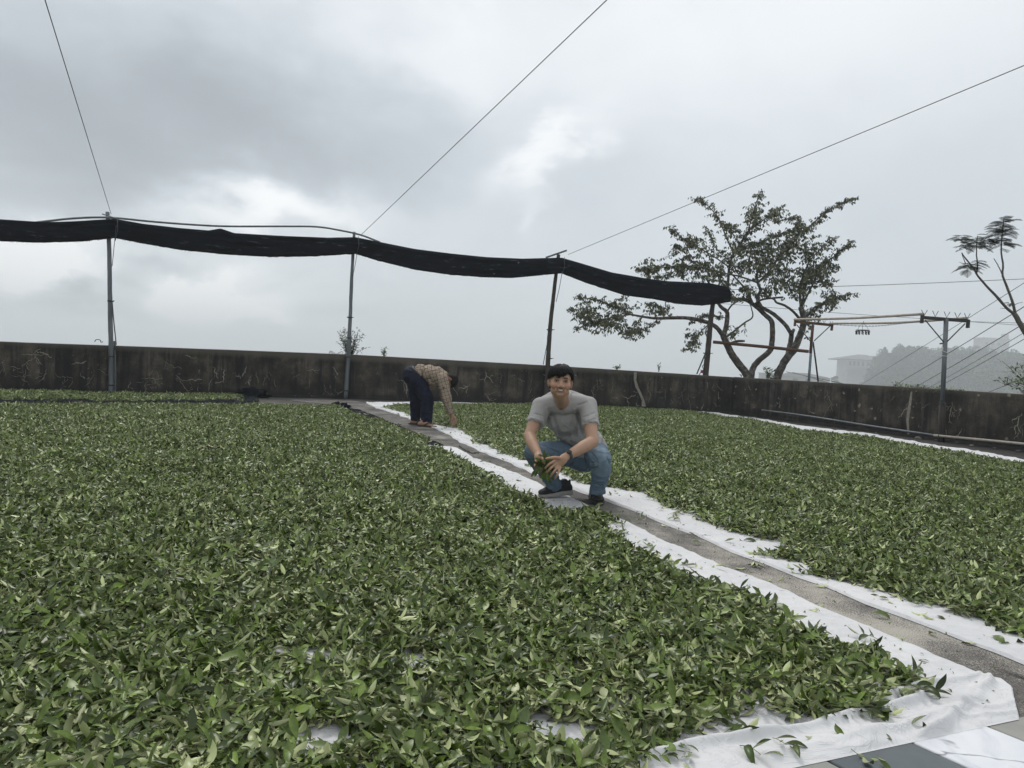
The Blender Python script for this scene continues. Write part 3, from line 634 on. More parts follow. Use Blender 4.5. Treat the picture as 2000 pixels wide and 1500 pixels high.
n_l = bed('tea_leaves', 'wide carpet of plucked green tea leaves filling the left of the yard', LEFT_BED,
    [((565, 1290), .07, .05), ((805, 1310), .10, .045), ((840, 1357), .04, .02), ((1165, 1035), .16, .05), ((1010, 1020), .22, .05), ((385, 884), .35, .10), ((630, 1460), .07, .05), ((1140, 1338), .05, .03),
     ((1050, 1440), .12, .035), ((1180, 1400), .06, .03), ((1475, 1385), .05, .03), ((490, 1110), .12, .05), ((1255, 1300), .04, .03), ((1130, 1470), .08, .03), ((1700, 1345), .05, .03), ((640, 1300), .04, .03), ((725, 1215), .05, .03)], None)[1]
RIGHT_BED = [(750, 797), (778, 804), (815, 818), (847, 831), (884, 838), (920, 852), (927, 866), (957, 876), (985, 891), (1019, 898), (1060, 915), (1110, 936), (1148, 950), (1184, 956), (1252, 966), (1304, 989),
             (1340, 1013), (1387, 1031), (1460, 1049), (1538, 1080), (1500, 1084), (1470, 1086), (1490, 1098), (1560, 1108), (1575, 1122), (1566, 1130), (1612, 1137), (1658, 1149), (1719, 1160), (1755, 1183), (1828, 1189), (1877, 1212), (1932, 1235), (2000, 1251),
             (2200, 1330), (2500, 1400), (2600, 1100), (2200, 955), (2000, 912), (1829, 883), (1715, 862), (1565, 845), (1490, 829), (1400, 815), (1300, 804), (1174, 797), (1037, 794), (845, 792)]
n_r = bed('tea_leaves', 'carpet of plucked green tea leaves right of the path, reaching the side wall', RIGHT_BED, [((1500, 1066), .10, .05), ((1520, 1105), .10, .03), ((1150, 935), .16, .04)], None)[1]
n_b = bed('tea_leaves', 'narrow strip of tea leaves on black net along the back wall', [(-500, 766), (0, 767), (150, 770), (273, 775), (472, 776), (469, 786), (350, 787), (0, 785), (-500, 786)], [], None)[1]
print('leaf instances', n_l, n_r, n_b)
def sprig_object(name, px, py, label, idx, yaw, scale=1.0, group=None, z=.02, flip=0, cat='leaf sprig'):
    o = bpy.data.objects.new(name, VARIANTS[idx].data); COL.objects.link(o); o.location = G(px, py) + Vector((0, 0, z)); o.rotation_euler = (flip, 0, yaw); o.scale = (scale,)*3
    return tag(o, label, cat, group)
SPR = [(1812, 1370, 12, .3, 1.15, 'tea sprig lying alone on the folded sheet beyond the leaf bed tip'), (1785, 1356, 9, 2.6, .9, 'tea sprig touching the fold right of the leaf bed tip'),
       (1772, 1431, 14, -.2, .8, 'dark tea sprig on the sheet between the fold and the slate tile'), (1526, 1465, 10, -1.0, 1.0, 'tea sprig hanging over the long cloth fold at bottom'),
       (1465, 1480, 13, -.8, 1.15, 'large dark tea sprig at the bottom edge of the white sheet'), (1435, 1445, 11, .2, 1.1, 'tea sprig just outside the near edge of the left leaf bed'),
       (1335, 1111, 8, .4, .9, 'forked pale tea sprig on the sheet midway along the left bed'), (1285, 1087, 5, .3, .9, 'single curled leaf at the left bed edge above the forked sprig'),
       (1262, 1074, 9, 1.2, .8, 'tea sprig near the hem below the crouching man'), (1277, 937+142, 2, 1., 1., 'pale leaf on the sheet beside the tea sprig below the man')]
for px, py, i, yw, s, lb in SPR: sprig_object('tea_sprig', px, py, lb, i, yw, s*.74)
LOOSE = {'loose tea leaf on the white sheet left of the path': [(1362, 1114), (1390, 1117), (1398, 1111), (1365, 1135), (1452, 1134), (1311, 1108), (1255, 1060), (1239, 1051), (1242, 1058), (1640, 1212), (1607, 1199), (1565, 1202), (1728, 1451), (1638, 1450), (1706, 1452 - 62), (1012, 943), (1020, 905), (960, 925), (940, 905)],
         'loose tea leaf on the bare gritty path': [(1361, 1066), (1297, 1030), (1445, 1114), (1482, 1112), (1500, 1137), (1722, 1210), (1602, 1190), (1820, 1244), (1525, 1136), (1550, 1125), (870, 852), (882, 868), (1230, 1020), (1225, 1016), (1000, 925), (955, 905), (1890, 1262)],
         'loose tea leaf on the white sheet right of the path': [(1191, 970), (1211, 971), (1235, 976), (1300, 994), (1358, 1030), (1353, 1052), (1387, 1052), (1452, 1062), (1425, 1065), (1466, 1063), (1780, 1205), (1797, 1208), (1812, 1216), (1838, 1215), (1850, 1213), (1950, 1258), (1962, 1264), (1992, 1262), (1706, 1170), (1725, 1178), (862, 842), (880, 850), (890, 846), (786, 812), (800, 815)]}
rl = random.Random(4)
for lb, ps in LOOSE.items():
    for px, py in ps: sprig_object('tea_leaf', px, py, lb, rl.randrange(7), rl.uniform(0, 6.3), rl.uniform(.6, .92), 'loose leaves '+lb.split(' leaf ')[1], .02, rl.choice([0, math.pi]), 'leaf')

def crumbs():
    P = []
    for line, n, sd in ((L_EDGE+L_EDGE2, 520, -1), (R_EDGE[:28], 480, 1)):
        Q = resample(g2(line), 400)
        for _ in range(n):
            i = int(rng.integers(0, 398)); t = Q[i+1]-Q[i]; t = t/np.linalg.norm(t); nn = np.array([-t[1], t[0], 0]); o = rng.normal(0, .16); p = Q[i]+nn*o; P.append((p[0], p[1], .020 if abs(o) > .05 else .013))
    n = len(P); rot = np.column_stack([rng.normal(0, .3, n), rng.normal(0, .3, n), rng.random(n)*6.28])
    scatter('leaf_crumbs', P, rot, rng.uniform(.07, .26, n), rng.integers(0, NSINGLE, n), NG, 'fine broken leaf bits scattered over the sheets and the path')
crumbs()

# ------------------------------------------------------------------ shade net posts, net roll, batten and guy wires
def rough_tube(mb, pts, rads, n=10, mi=0, wob=.0, k=24, seed=0):
    P = smooth_line([tuple(p) for p in pts], k); R = np.interp(np.linspace(0, 1, k), np.linspace(0, 1, len(rads)), rads)
    P = [Vector(p)+Vector((noise.noise(Vector((i*.5, seed, 0))), noise.noise(Vector((i*.5, seed, 9))), 0))*wob for i, p in enumerate(P)]
    R = [r*(1+.10*noise.noise(Vector((i*.9, seed, 4)))) if wob else r for i, r in enumerate(R)]
    mb.tube(P, R, n, True, mi)
PY = [14.20, 16.50, 17.72, 18.75]
def post(base, mids, top, Y, mat, label, joints, r0, r1):
    b = D(*base, Y); b.z = 0.0
    e = empty('net_post', b, label, 'post', 'posts holding the rolled shade net'); pts = [b] + [D(*m, Y) for m in mids] + [D(*top, Y)]
    mb = MB(); rough_tube(mb, pts, [r0, r1], 12, 0, .004, 30, Y); mb.build('pole', mat, e, True)
    for jx, jy in joints:
        p = D(jx, jy, Y); mb = MB(); mb.tube([p+Vector((0, 0, -.012)), p+Vector((0, 0, .012))], r0*1.22, 12); mb.tube([p+Vector((r0, -r0*.9, 0)), p+Vector((r0+.05, -r0*.9, .008))], .007, 5); mb.build('clamp', M['black_metal'], e, True)
    return e
post((217, 764), [(217, 700), (215, 590), (213, 480)], (210, 414), PY[0], M['metal'], 'leftmost grey net post with a black strap halfway up', [(216, 588), (217, 696), (217, 752)], .046, .036)
post((675, 776), [(680, 700), (684, 620), (687, 540)], (692, 453), PY[1], M['metal'], 'grey net post with small shrub behind it', [(683, 620), (679, 697), (676, 763), (681, 660)], .050, .032)
post((1067, 790), [(1070, 715), (1074, 645), (1082, 570)], (1091, 497), PY[2], M['wood_dark'], 'split timber net post behind the head of the crouching man', [(1074, 644), (1072, 700)], .062, .040)
post((1372, 803), [(1379, 725), (1384, 670), (1390, 610)], (1397, 565), PY[3], M['wood_dark'], 'thick dark timber net post next to the plum tree', [(1381, 690)], .082, .055)
post((225, 762), [(225, 720)], (224, 666), PY[0]+.12, M['metal'], 'short stub pipe standing just right of the leftmost net post', [], .022, .022)
# crossing bits at the post tops
mb = MB(); mb.tube([D(200, 418, 14.22), D(228, 427, 14.08)], .012, 6); tag(mb.build('tie_rod', M['metal']), 'thin rod lashed across the top of the leftmost post', 'rod')
mb = MB(); mb.tube([D(1066, 503, 17.70), D(1107, 489, 17.60)], .022, 8); tag(mb.build('tie_rod', M['metal']), 'short grey rod resting on top of the third net post', 'rod')
TOP = [(-260, 436), (-120, 430), (0, 428), (87, 434), (147, 432), (210, 428), (224, 427), (280, 437), (350, 445), (408, 450), (431, 446), (457, 455), (560, 461), (640, 464), (694, 463), (740, 472), (810, 486), (880, 495), (950, 502), (1020, 505), (1097, 503), (1125, 511), (1195, 532), (1265, 544), (1304, 549), (1350, 551), (1388, 553), (1418, 560), (1427, 566)]
BOT = [(-260, 462), (-120, 468), (0, 471), (70, 474), (157, 472), (224, 465), (280, 476), (350, 488), (437, 497), (525, 502), (612, 501), (694, 496), (740, 510), (810, 527), (880, 537), (950, 542), (1002, 543), (1097, 534), (1145, 553), (1220, 577), (1280, 585), (1325, 594), (1370, 597), (1400, 594), (1425, 590)]
def netY(px): return float(np.interp(px, [-260, 0, 213, 691, 1091, 1400, 1430], [12.1, 13.3, 14.10, 16.40, 17.62, 18.62, 18.6]))
def net_roll():
    xs = np.linspace(-250, 1426, 420); t = np.interp(xs, [p[0] for p in TOP], [p[1] for p in TOP]); b = np.interp(xs, [p[0] for p in BOT], [p[1] for p in BOT])
    n = 28; vs = []; fs = []
    for i, px in enumerate(xs):
        Y = netY(px); T = D(px, t[i], Y); Bo = D(px, b[i], Y); h = (T-Bo).length
        tie = min(abs(px-q) for q in (213, 694, 1097, 1400)); pin = 1-.25*math.exp(-(tie/14)**2)
        for j in range(n):
            a = 2*math.pi*j/n; u = .5-.5*math.cos(a); side = math.sin(a)
            c = Bo.lerp(T, u); dep = .075*abs(side)**.6*math.copysign(1, side)*pin
            fold = .055*noise.noise(Vector((px*.006, u*7.0, 1.0 if side > 0 else 5.0)))+.034*noise.noise(Vector((px*.011, u*16, 3)))+.034*math.sin(u*24+2.5*noise.noise(Vector((px*.008, 0, 0))))
            edge = .010*noise.noise(Vector((px*.09, 0, 7)))*(1-u)
            vs.append(c+Vector((0, -(dep+fold*min(1, 4*u*(1-u)+.2)*math.copysign(1, side)), edge)))
    k = len(xs)
    for i in range(k-1):
        for j in range(n): fs.append((i*n+j, i*n+(j+1) % n, (i+1)*n+(j+1) % n, (i+1)*n+j))
    fs.append(tuple(range(n))); fs.append(tuple(reversed([(k-1)*n+j for j in range(n)])))
    me = bpy.data.meshes.new('shade_net_roll'); me.from_pydata(vs, [], fs); bm = bmesh.new(); bm.from_mesh(me); bmesh.ops.recalc_face_normals(bm, faces=bm.faces); bm.to_mesh(me); bm.free()
    o = link('shade_net_roll', me, M['net'], None, True); tag(o, 'long sagging roll of black shade net slung across the tops of four posts', 'shade net')
    # frayed threads along the lower edge
    mb = MB(); r = random.Random(3)
    for _ in range(900):
        px = r.uniform(-100, 1420); y = float(np.interp(px, [p[0] for p in BOT], [p[1] for p in BOT])); p = D(px, y-1, netY(px))+Vector((0, r.uniform(-.05, .05), 0)); l = r.uniform(.01, .035)
        q = p+Vector((r.uniform(-.012, .012), r.uniform(-.01, .01), -l)); w = Vector((.0035, 0, 0)); mb.add([p-w, p+w, q], [(0, 1, 2)])
    f = mb.build('fringe', M['net']); f.parent = o; f['kind'] = 'stuff'
    # ties
    for px, y0, y1 in ((226, 425, 470), (697, 462, 498), (1099, 502, 536)):
        mb = MB(); Y = netY(px)-.12; mb.tube([D(px+3, y0, Y+.03), D(px+4, (y0+y1)/2, Y-.03), D(px-1, y1, Y+.03)], .007, 6); mb.build('tie', M['wire'], None, True).parent = o
net_roll()
def line_thing(name, pts, rad, mat, label, cat, group=None, n=6, k=None):
    mb = MB(); P = smooth_line([tuple(p) for p in pts], k) if k else pts; mb.tube(P, rad, n); return tag(mb.build(name, mat, None, True), label, cat, group)
line_thing('net_batten', [D(px, py, netY(px)+.02) for px, py in [(-200, 444), (0, 441), (90, 432), (150, 426), (215, 425), (300, 433), (380, 439), (450, 442), (560, 442), (620, 443), (665, 450), (705, 459), (742, 473)]], .020, M['metal'], 'long bent grey pipe bowing above the shade net roll', 'pipe', None, 8, 60)
def guy(p0, px1, y1, k, label, r=.008):
    P0 = D(*p0); P1 = D(*px1, y1); return line_thing('guy_wire', [P0, P1, P0+(P1-P0)*k], r, M['wire'], label, 'wire', 'guy wires rising over the yard')
guy((217, 418, 14.08), (88, 0), 6.5, 1.7, 'thin wire from the leftmost post up past the top left corner', .0045)
guy((705, 459, 16.40), (1185, 0), 8, 1.7, 'thin wire from the second post rising to the top middle', .0055)
guy((1110, 497, 17.60), (2000, 128), 8, 1.6, 'thin wire from the third post rising to the right edge', .0055)
line_thing('rope', [D(227, 440, 14.03), D(224, 470, 14.05), D(219, 520, 14.08)], .006, M['wire'], 'slack rope end hanging on the leftmost post below the net', 'rope', None, 5, 8)
line_thing('rope', [D(219, 588, 14.12), D(222, 625, 14.22), D(227, 673, 14.42)], .010, M['wire'], 'dark rope from the strap of the leftmost post to the wall top', 'rope', None, 5, 8)
line_thing('rope', [D(697, 498, 16.38), D(694, 515, 16.40), D(689, 540, 16.44)], .006, M['wire'], 'slack rope end hanging on the second post below the net', 'rope', None, 5, 8)
line_thing('rope', [D(1098, 530, 17.55), D(1093, 560, 17.60), D(1086, 590, 17.64)], .007, M['wire'], 'slack rope end hanging on the third post below the net', 'rope', None, 5, 8)
line_thing('rope', [D(1073, 650, 17.64), D(1066, 685, 17.70), D(1061, 712, 17.84)], .009, M['wire'], 'dark rope from the timber post down to the wall top', 'rope', None, 5, 8)
line_thing('stay_rod', [D(1382, 680, 18.4), D(1361, 730, 19.0)], .016, M['wire'], 'thin grey stay leaning against the thick dark post', 'rod')
line_thing('vine', [D(1379, 693, 18.3), D(1376, 700, 18.3), D(1378, 708, 18.4), D(1372, 715, 18.5), D(1374, 722, 18.6), D(1368, 728, 18.7), D(1364, 736, 18.8)], .009, M['bark'], 'dry twisted vine hanging beside the thick dark post', 'vine', None, 5, 30)
# little red plastic box at the foot of the last post
c = D(1371, 726, 18.7); e = empty('junction_box', c, 'small red plastic box on the wall top beside the thick dark post', 'box')
MB().box(c, (.055, .06, .07)).build('housing', M['red_plastic'], e); MB().box(c+Vector((0, 0, .042)), (.062, .066, .012)).build('lid', M['white_plastic'], e)
# hoop net hung on the wall near the second post
hc = D(657, 693, 16.7); mb = MB(); ring = [hc+Vector((.155*math.cos(a), .10*math.sin(a)-.02, .03+.05*math.sin(a*2))) for a in np.linspace(0, 2*math.pi, 25)]
e = empty('wire_hoop', hc, 'pale wire hoop with a stick lying on the wall top near the second post', 'hoop'); mb.tube(ring, .006, 5); mb.build('ring', M['bamboo'], e, True)
mb = MB(); mb.tube([D(656, 697, 16.6), D(655, 724, 16.6)], .006, 5); mb.build('stick', M['bamboo'], e, True)
mb = MB()
for q in range(9): mb.tube([ring[q*2+3], hc+Vector((0, .0, -.03)), ring[(q*5+9) % 24]], .003, 4)
mb.build('mesh', M['wire'], e)
pc = D(190, 668, 14.7); line_thing('cable_loop', [pc+Vector((-.05, 0, 0)), pc+Vector((-.03, 0, .04)), pc+Vector((.02, 0, .05)), pc+Vector((.06, 0, .035)), pc+Vector((.075, 0, 0)), pc+Vector((.11, 0, .01))], .008, M['black_rubber'], 'small black cable loop on the wall top left of the first post', 'cable', None, 6, 20)

# ------------------------------------------------------------------ laundry frames by the side wall
YA, YB = 16.3, 12.87
def tframe(base, brk, top, barL, barR, Y, braces, label, bar_mat, up_mat, r):
    b = D(*base, Y); b.z = 0; e = empty('laundry_post', b, label, 'laundry post', 'T-shaped posts of the laundry line')
    pb = D(*brk, Y); mb = MB(); mb.tube([b, pb], [r*1.45, r*1.4], 12); mb.build('sleeve', M['brown_pipe'] if Y > 14 else M['wood_dark'], e, True)
    mb = MB(); mb.tube([pb-Vector((0, 0, .1)), D(*top, Y)], r, 12); mb.build('pole', up_mat, e, True)
    L_, R_ = D(*barL, Y), D(*barR, Y); dr = (R_-L_).normalized(); rot = Matrix(((dr.x, 0, -dr.z), (0, 1, 0), (dr.z, 0, dr.x)))
    mb = MB(); mb.box((L_+R_)/2, ((R_-L_).length, .05, .055), rot); mb.box(L_+Vector((0, 0, -.03)), (.035, .06, .14), rot); mb.box(R_+Vector((0, 0, -.05)), (.035, .06, .14), rot); mb.build('crossbar', bar_mat, e)
    for (a, c) in braces: mb = MB(); mb.tube([D(*a, Y-.03), D(*c, Y-.03)], .011, 6); mb.build('brace', M['wire'], e, True)
    return e, L_, R_, dr
ea, La, Ra, dra = tframe((1574, 826), (1577, 777), (1588, 633), (1553, 628), (1625, 635), YA, [((1621, 637), (1590, 666)), ((1556, 634), (1584, 668))], 'farther drying post with rusty upper part beside the plum tree', M['rust'], M['blue_metal'], .028)
# rusty upper half
mb = MB(); mb.tube([D(1583, 690, YA), D(1587.5, 636, YA)], .031, 12); mb.build('rusty_sleeve', M['rust'], ea, True)
mb = MB(); mb.tube([D(1588, 668, YA), D(1593, 705, YA+.3), D(1598, 745, YA+.55)], .018, 6); mb.build('strut', M['wire'], ea, True)
eb, Lb, Rb, drb = tframe((1838, 863), (1841, 786), (1848, 622), (1801, 620), (1891, 627), YB, [((1807, 625), (1843, 668)), ((1885, 632), (1849, 668))], 'nearer drying post with black spiked crossbar and wire hanger', M['black_metal'], M['metal'], .038)
def vhooks(e, L_, R_, dr, ts, h=.10, w=.05):
    for t in ts:
        c = L_.lerp(R_, t)+Vector((0, 0, .03)); mb = MB(); mb.tube([c+dr*(-w)+Vector((0, 0, h)), c, c+dr*w+Vector((0, 0, h))], .006, 5); mb.build('hook', M['black_metal'], e)
vhooks(eb, Lb, Rb, drb, (.04, .28, .53, .76, .97)); vhooks(ea, La, Ra, dra, (.02, .78, .98), .05, .03)
bolt = D(1839, 671, YB-.05); MB().tube([bolt-Vector((.03, 0, .005)), bolt+Vector((.03, 0, .01))], .012, 6).build('bolt', M['black_metal'], eb)
mb = MB(); a0 = D(1840, 790, YB-.05)
for q in range(4): mb.tube([a0+Vector((.045*math.cos(a), .045*math.sin(a), q*.012+.01*math.sin(a*2+q))) for a in np.linspace(0, 6.28, 13)], .006, 5)
mb.tube([a0+Vector((-.04, -.03, .02)), D(1832, 795, YB-.12), D(1828, 802, YB-.1)], .005, 5); mb.tube([a0+Vector((-.03, -.04, 0)), D(1834, 830, YB-.08), D(1833, 858, YB-.08)], .006, 5); mb.build('rope_lashing', M['wire'], eb)
line_thing('drying_pole', [La+Vector((-.02, 0, .045)), La.lerp(Lb, .5)+Vector((0, 0, .03)), Lb+Vector((.02, 0, .06))], .024, M['bamboo'], 'upper pale bamboo pole laid across both drying posts', 'bamboo pole', 'bamboo poles on the drying posts', 8, 16)
line_thing('drying_pole', [Ra+Vector((-.05, 0, .035)), Ra.lerp(Rb, .5)+Vector((0, 0, .01)), Rb+Vector((-.02, 0, .05))], .022, M['bamboo'], 'lower pale bamboo pole laid across both drying posts', 'bamboo pole', 'bamboo poles on the drying posts', 8, 16)
# chain: alternating small links
cs = smooth_line([tuple(D(1627, 634, YA-.1)), tuple(D(1700, 637, 15.2)), tuple(D(1760, 632, 14.0)), tuple(D(1801, 627, 13.0))], 64); e = empty('chain', Vector(cs[0]), 'thin sagging chain strung below the bamboo poles', 'chain')
mb = MB()
for i in range(63):
    a, c = Vector(cs[i]), Vector(cs[i+1]); t = (c-a); s = Vector((0, .008, 0)) if i % 2 else Vector((0, 0, .008)); mb.tube([a, a+t*.3+s, a+t*.7+s, c], .004, 4, False); mb.tube([a, a+t*.3-s, a+t*.7-s, c], .004, 4, False)
l_ = mb.build('link_run', M['wire'], e); l_['kind'] = 'stuff'
# round clip hanger
hp = D(1685, 645, 15.3); e = empty('clip_hanger', hp, 'round clip hanger dangling from the bamboo pole', 'clip hanger')
mb = MB(); mb.tube([hp+Vector((.13*math.cos(a), .13*math.sin(a), 0)) for a in np.linspace(0, 6.283, 21)], .006, 5)
for a in (0, 1.57): mb.tube([hp-Vector((.13*math.cos(a), .13*math.sin(a), 0)), hp+Vector((.13*math.cos(a), .13*math.sin(a), 0))], .005, 4)
mb.build('ring', M['wire'], e)
mb = MB(); apex = hp+Vector((0, 0, .13))
for a in (0, 2.1, 4.2): mb.tube([hp+Vector((.12*math.cos(a), .12*math.sin(a), 0)), hp+Vector((.08*math.cos(a), .08*math.sin(a), .09)), apex], .003, 4)
mb.tube([apex, apex+Vector((0, 0, .04)), apex+Vector((.015, 0, .06))], .004, 4); mb.build('hook', M['wire'], e)
for q in range(12):
    a = q*2*math.pi/12; p = hp+Vector((.125*math.cos(a), .125*math.sin(a), -.055)); cm = MB(); cm.box(p, (.012, .016, .07)); cm.box(p+Vector((0, 0, .028)), (.022, .02, .02)); cm.build('clip', M['black_metal'], e)
# wire coat hanger on the nearer post
c = D(1839, 689, YB-.06); e = line_thing('coat_hanger', [c+Vector((-.01, 0, .08)), c+Vector((.004, 0, .10)), c+Vector((.02, 0, .08)), c+Vector((0, 0, .045)), c+Vector((-.10, -.02, .01)), c+Vector((-.175, -.03, -.03)), c+Vector((-.12, -.03, -.045)), c+Vector((.0, -.01, -.05)), c+Vector((.14, .0, -.055)), c+Vector((.165, 0, -.035)), c+Vector((.09, 0, .005)), c+Vector((0, 0, .045))], .0055, M['white_plastic'], 'white coat hanger hooked on the nearer drying post', 'coat hanger', None, 5, 50)
# pipe rail along the foot of the side wall
n_in = Vector((-(WR1-WR0).normalized().y, (WR1-WR0).normalized().x, 0)); n_in = n_in if n_in.x < 0 else -n_in
PA, PB = WR0+n_in*.16, WR1+n_in*.16
def rail_pt(px, py): return onplane(px, py, PA, PB)
line_thing('pipe_rail', [rail_pt(1488, 801), rail_pt(1573, 812), rail_pt(1700, 832), rail_pt(1838, 852)], .020, M['metal'], 'far length of grey pipe tied along the foot of the stained wall', 'pipe', 'pipes along the stained wall', 8, 14)
line_thing('pipe_rail', [rail_pt(1828, 850.5)+n_in*.045, rail_pt(1920, 859)+n_in*.04, rail_pt(2000, 867)+n_in*.03, rail_pt(2160, 884)+n_in*.03], .022, M['bamboo'], 'near pale length of pipe along the wall, overlapping the post', 'pipe', 'pipes along the stained wall', 8, 14)
rb = random.Random(8)
for q in range(8):                                     # rubble at the wall foot
    p = WR0.lerp(WR1, .75+.05*q)+n_in*rb.uniform(.08, .2); me = bpy.data.meshes.new('stone'); bm = bmesh.new(); bmesh.ops.create_icosphere(bm, subdivisions=2, radius=rb.uniform(.025, .06))
    for v in bm.verts: v.co = v.co*(1+.4*noise.noise(v.co*18+Vector((q, 0, 0)))); v.co.z *= .5
    bm.to_mesh(me); bm.free(); o = link('stone', me, M['crack'] if q % 3 == 0 else M['ground']); o.location = p+Vector((0, 0, .015)); tag(o, 'small lump of rubble at the foot of the stained wall under the pale pipe', 'stone', 'rubble along the wall foot')

# ------------------------------------------------------------------ plants behind the wall
def c3(x, y, Y=20.4): return D(1100+x/3.3333, 360+y/3.3333, Y)
def hang_leaf(mb, p, r, L, droop=.8, mi=0):
    a = r.uniform(0, 6.283); d = Vector((math.cos(a)*(1-droop*.5), math.sin(a)*(1-droop*.5), -droop+r.uniform(-.3, .5))); up = Vector((r.uniform(-1, 1), r.uniform(-1, 1), r.uniform(.2, 1)))
    leaf_geo(mb, p, d, up, L, L*r.uniform(.36, .5), r.uniform(-.2, .9), r.uniform(.1, .5), 0, 4, mi)
def plum_tree():
    base = c3(1260, 1300); base.z = -4.0
    e = empty('plum_tree', base, 'large spreading leafy plum tree with three leaning trunks behind the wall', 'tree')
    r = random.Random(5); px = .0101/3.3333*14.3          # metres per crop pixel at this depth
    m = 20.4/F_PX/3.3333
    def limb(pts, r0, r1, name='limb', knob=.0, Y0=20.4, dy=0, k=None):
        P = [c3(x, y, Y0+dy*i/(len(pts)-1)) for i, (x, y) in enumerate(pts)]; mb = MB()
        rough_tube(mb, P, [r0*m, (r0*.6+r1*.4)*m, r1*m], 10 if r0 > 6 else 6, 0, knob, k or max(8, len(pts)*5), pts[0][0]); return mb
    trunks = [([(1215, 1420), (1200, 1255), (1150, 1180), (1100, 1110), (1065, 1040), (1040, 980)], 26, 20, 0), ([(1222, 1420), (1225, 1255), (1235, 1200), (1270, 1150), (1340, 1090), (1358, 1040), (1362, 950), (1355, 890), (1320, 855), (1260, 800), (1200, 757), (1150, 747), (1105, 750), (1082, 722)], 21, 9, .3),
              ([(1375, 1420), (1392, 1265), (1412, 1210), (1450, 1140), (1505, 1070), (1535, 1000), (1560, 930), (1562, 860), (1548, 800)], 27, 17, -.3)]
    for pts, a, b, dy in trunks: limb(pts, a, b, 'trunk', .012, 20.4, dy).build('trunk', M['bark'], e, True)
    limbs = [([(1040, 985), (990, 925), (900, 887), (800, 870), (700, 870), (600, 872), (520, 862), (440, 848), (380, 842)], 15, 4, -.8), ([(1042, 990), (1060, 930), (1068, 870), (1065, 830), (1030, 800), (1005, 765), (975, 690), (930, 610)], 17, 6, .3),
             ([(1062, 995), (1120, 950), (1180, 902), (1232, 865), (1226, 810), (1212, 770)], 7, 2.6, .6), ([(1080, 1040), (1130, 1022), (1180, 1020)], 9, 7, -.3), ([(1068, 830), (1100, 785), (1160, 752), (1215, 762)], 6, 4, .1),
             ([(1462, 1110), (1480, 1030), (1487, 965)], 17, 15, .1), ([(1485, 975), (1450, 920), (1400, 870), (1350, 832), (1290, 800), (1250, 770)], 13, 11, .2), ([(1484, 975), (1497, 955), (1500, 945)], 12, 9, .1),
             ([(1545, 880), (1490, 822), (1440, 788), (1390, 770), (1370, 747), (1320, 732), (1280, 720)], 9, 4, -.4), ([(1250, 780), (1290, 752), (1350, 742), (1432, 735)], 7, 6, -.2), ([(1290, 800), (1262, 740), (1285, 690), (1265, 640), (1262, 560), (1250, 480)], 12, 4, 0),
             ([(1230, 770), (1200, 700), (1150, 640), (1075, 560)], 8, 4, .3), ([(1070, 680), (1082, 540), (1110, 450), (1160, 380), (1210, 300), (1270, 260), (1340, 200), (1420, 145)], 9, 2, .5), ([(1265, 640), (1330, 580), (1400, 480), (1480, 400), (1540, 330), (1620, 260), (1700, 190), (1800, 130), (1885, 92)], 7, 1.5, -.5),
             ([(1110, 450), (1060, 340), (1020, 240), (980, 180), (920, 120), (860, 95)], 5, 1.2, .5), ([(1205, 300), (1230, 210), (1258, 120), (1270, 55)], 4, 1.2, -.3), ([(1082, 540), (980, 470), (860, 400), (770, 350), (690, 280)], 5, 1.5, -.7), ([(1265, 640), (1150, 600), (1050, 580), (900, 545), (750, 530), (600, 550), (490, 555)], 6, 1.5, -.9),
             ([(1340, 205), (1400, 240), (1500, 210), (1530, 235)], 3, 1.2, .2), ([(1548, 800), (1542, 700), (1560, 600), (1600, 500), (1590, 420)], 10, 2, .2), ([(1548, 810), (1600, 700), (1640, 620), (1665, 530), (1750, 480), (1820, 420), (1872, 380)], 7, 1.4, -.4), ([(1550, 790), (1575, 680), (1610, 590), (1690, 520)], 6, 2, .4),
             ([(1560, 880), (1640, 800), (1720, 765), (1800, 735), (1885, 712)], 5, 1.4, -.3), ([(1560, 870), (1620, 830), (1680, 780), (1760, 700)], 4, 1.5, .4), ([(960, 900), (900, 955), (845, 1020), (805, 1080)], 4, 1.2, .3), ([(520, 862), (450, 940), (420, 1005)], 3, 1.2, -.2), ([(440, 848), (300, 870), (180, 905), (105, 940)], 4, 1.2, .2),
             ([(440, 850), (340, 800), (240, 760), (95, 735)], 3.5, 1.2, -.3), ([(620, 872), (560, 930), (490, 975)], 3, 1, .2), ([(700, 870), (640, 810), (560, 780)], 3, 1, .3), ([(420, 848), (300, 900), (150, 880), (60, 800)], 3, 1, .1), ([(1060, 870), (1000, 860), (920, 850), (850, 900)], 4, 1.5, -.2),
             ([(1110, 450), (1190, 420), (1280, 380), (1400, 330), (1440, 315)], 4, 1.2, .3), ([(1150, 600), (1100, 520), (1000, 420), (930, 290)], 4, 1.2, .1), ([(1400, 480), (1440, 380), (1510, 300), (1520, 250)], 3.5, 1.2, .4), ([(1600, 500), (1700, 400), (1775, 350)], 3, 1, .2), ([(1560, 600), (1660, 560), (1760, 540), (1740, 500)], 3, 1, -.2),
             ([(900, 545), (820, 480), (760, 400), (715, 460)], 3, 1, .1), ([(750, 530), (690, 590), (560, 600)], 3, 1, .1), ([(1250, 480), (1230, 400), (1110, 290), (1060, 260)], 3.5, 1, -.3), ([(1330, 580), (1420, 560), (1520, 560)], 3.5, 1.5, .3), ([(1262, 560), (1330, 480), (1360, 400), (1350, 320)], 4, 1.3, -.4)]
    tips = []
    for pts, a, b, dy in limbs:
        limb(pts, a, b, 'branch', .008 if a > 6 else .004, 20.4, dy).build('branch', M['bark'], e, True)
    # foliage: side twigs with hanging leaves along every thin limb
    tw = MB(); lf = MB()
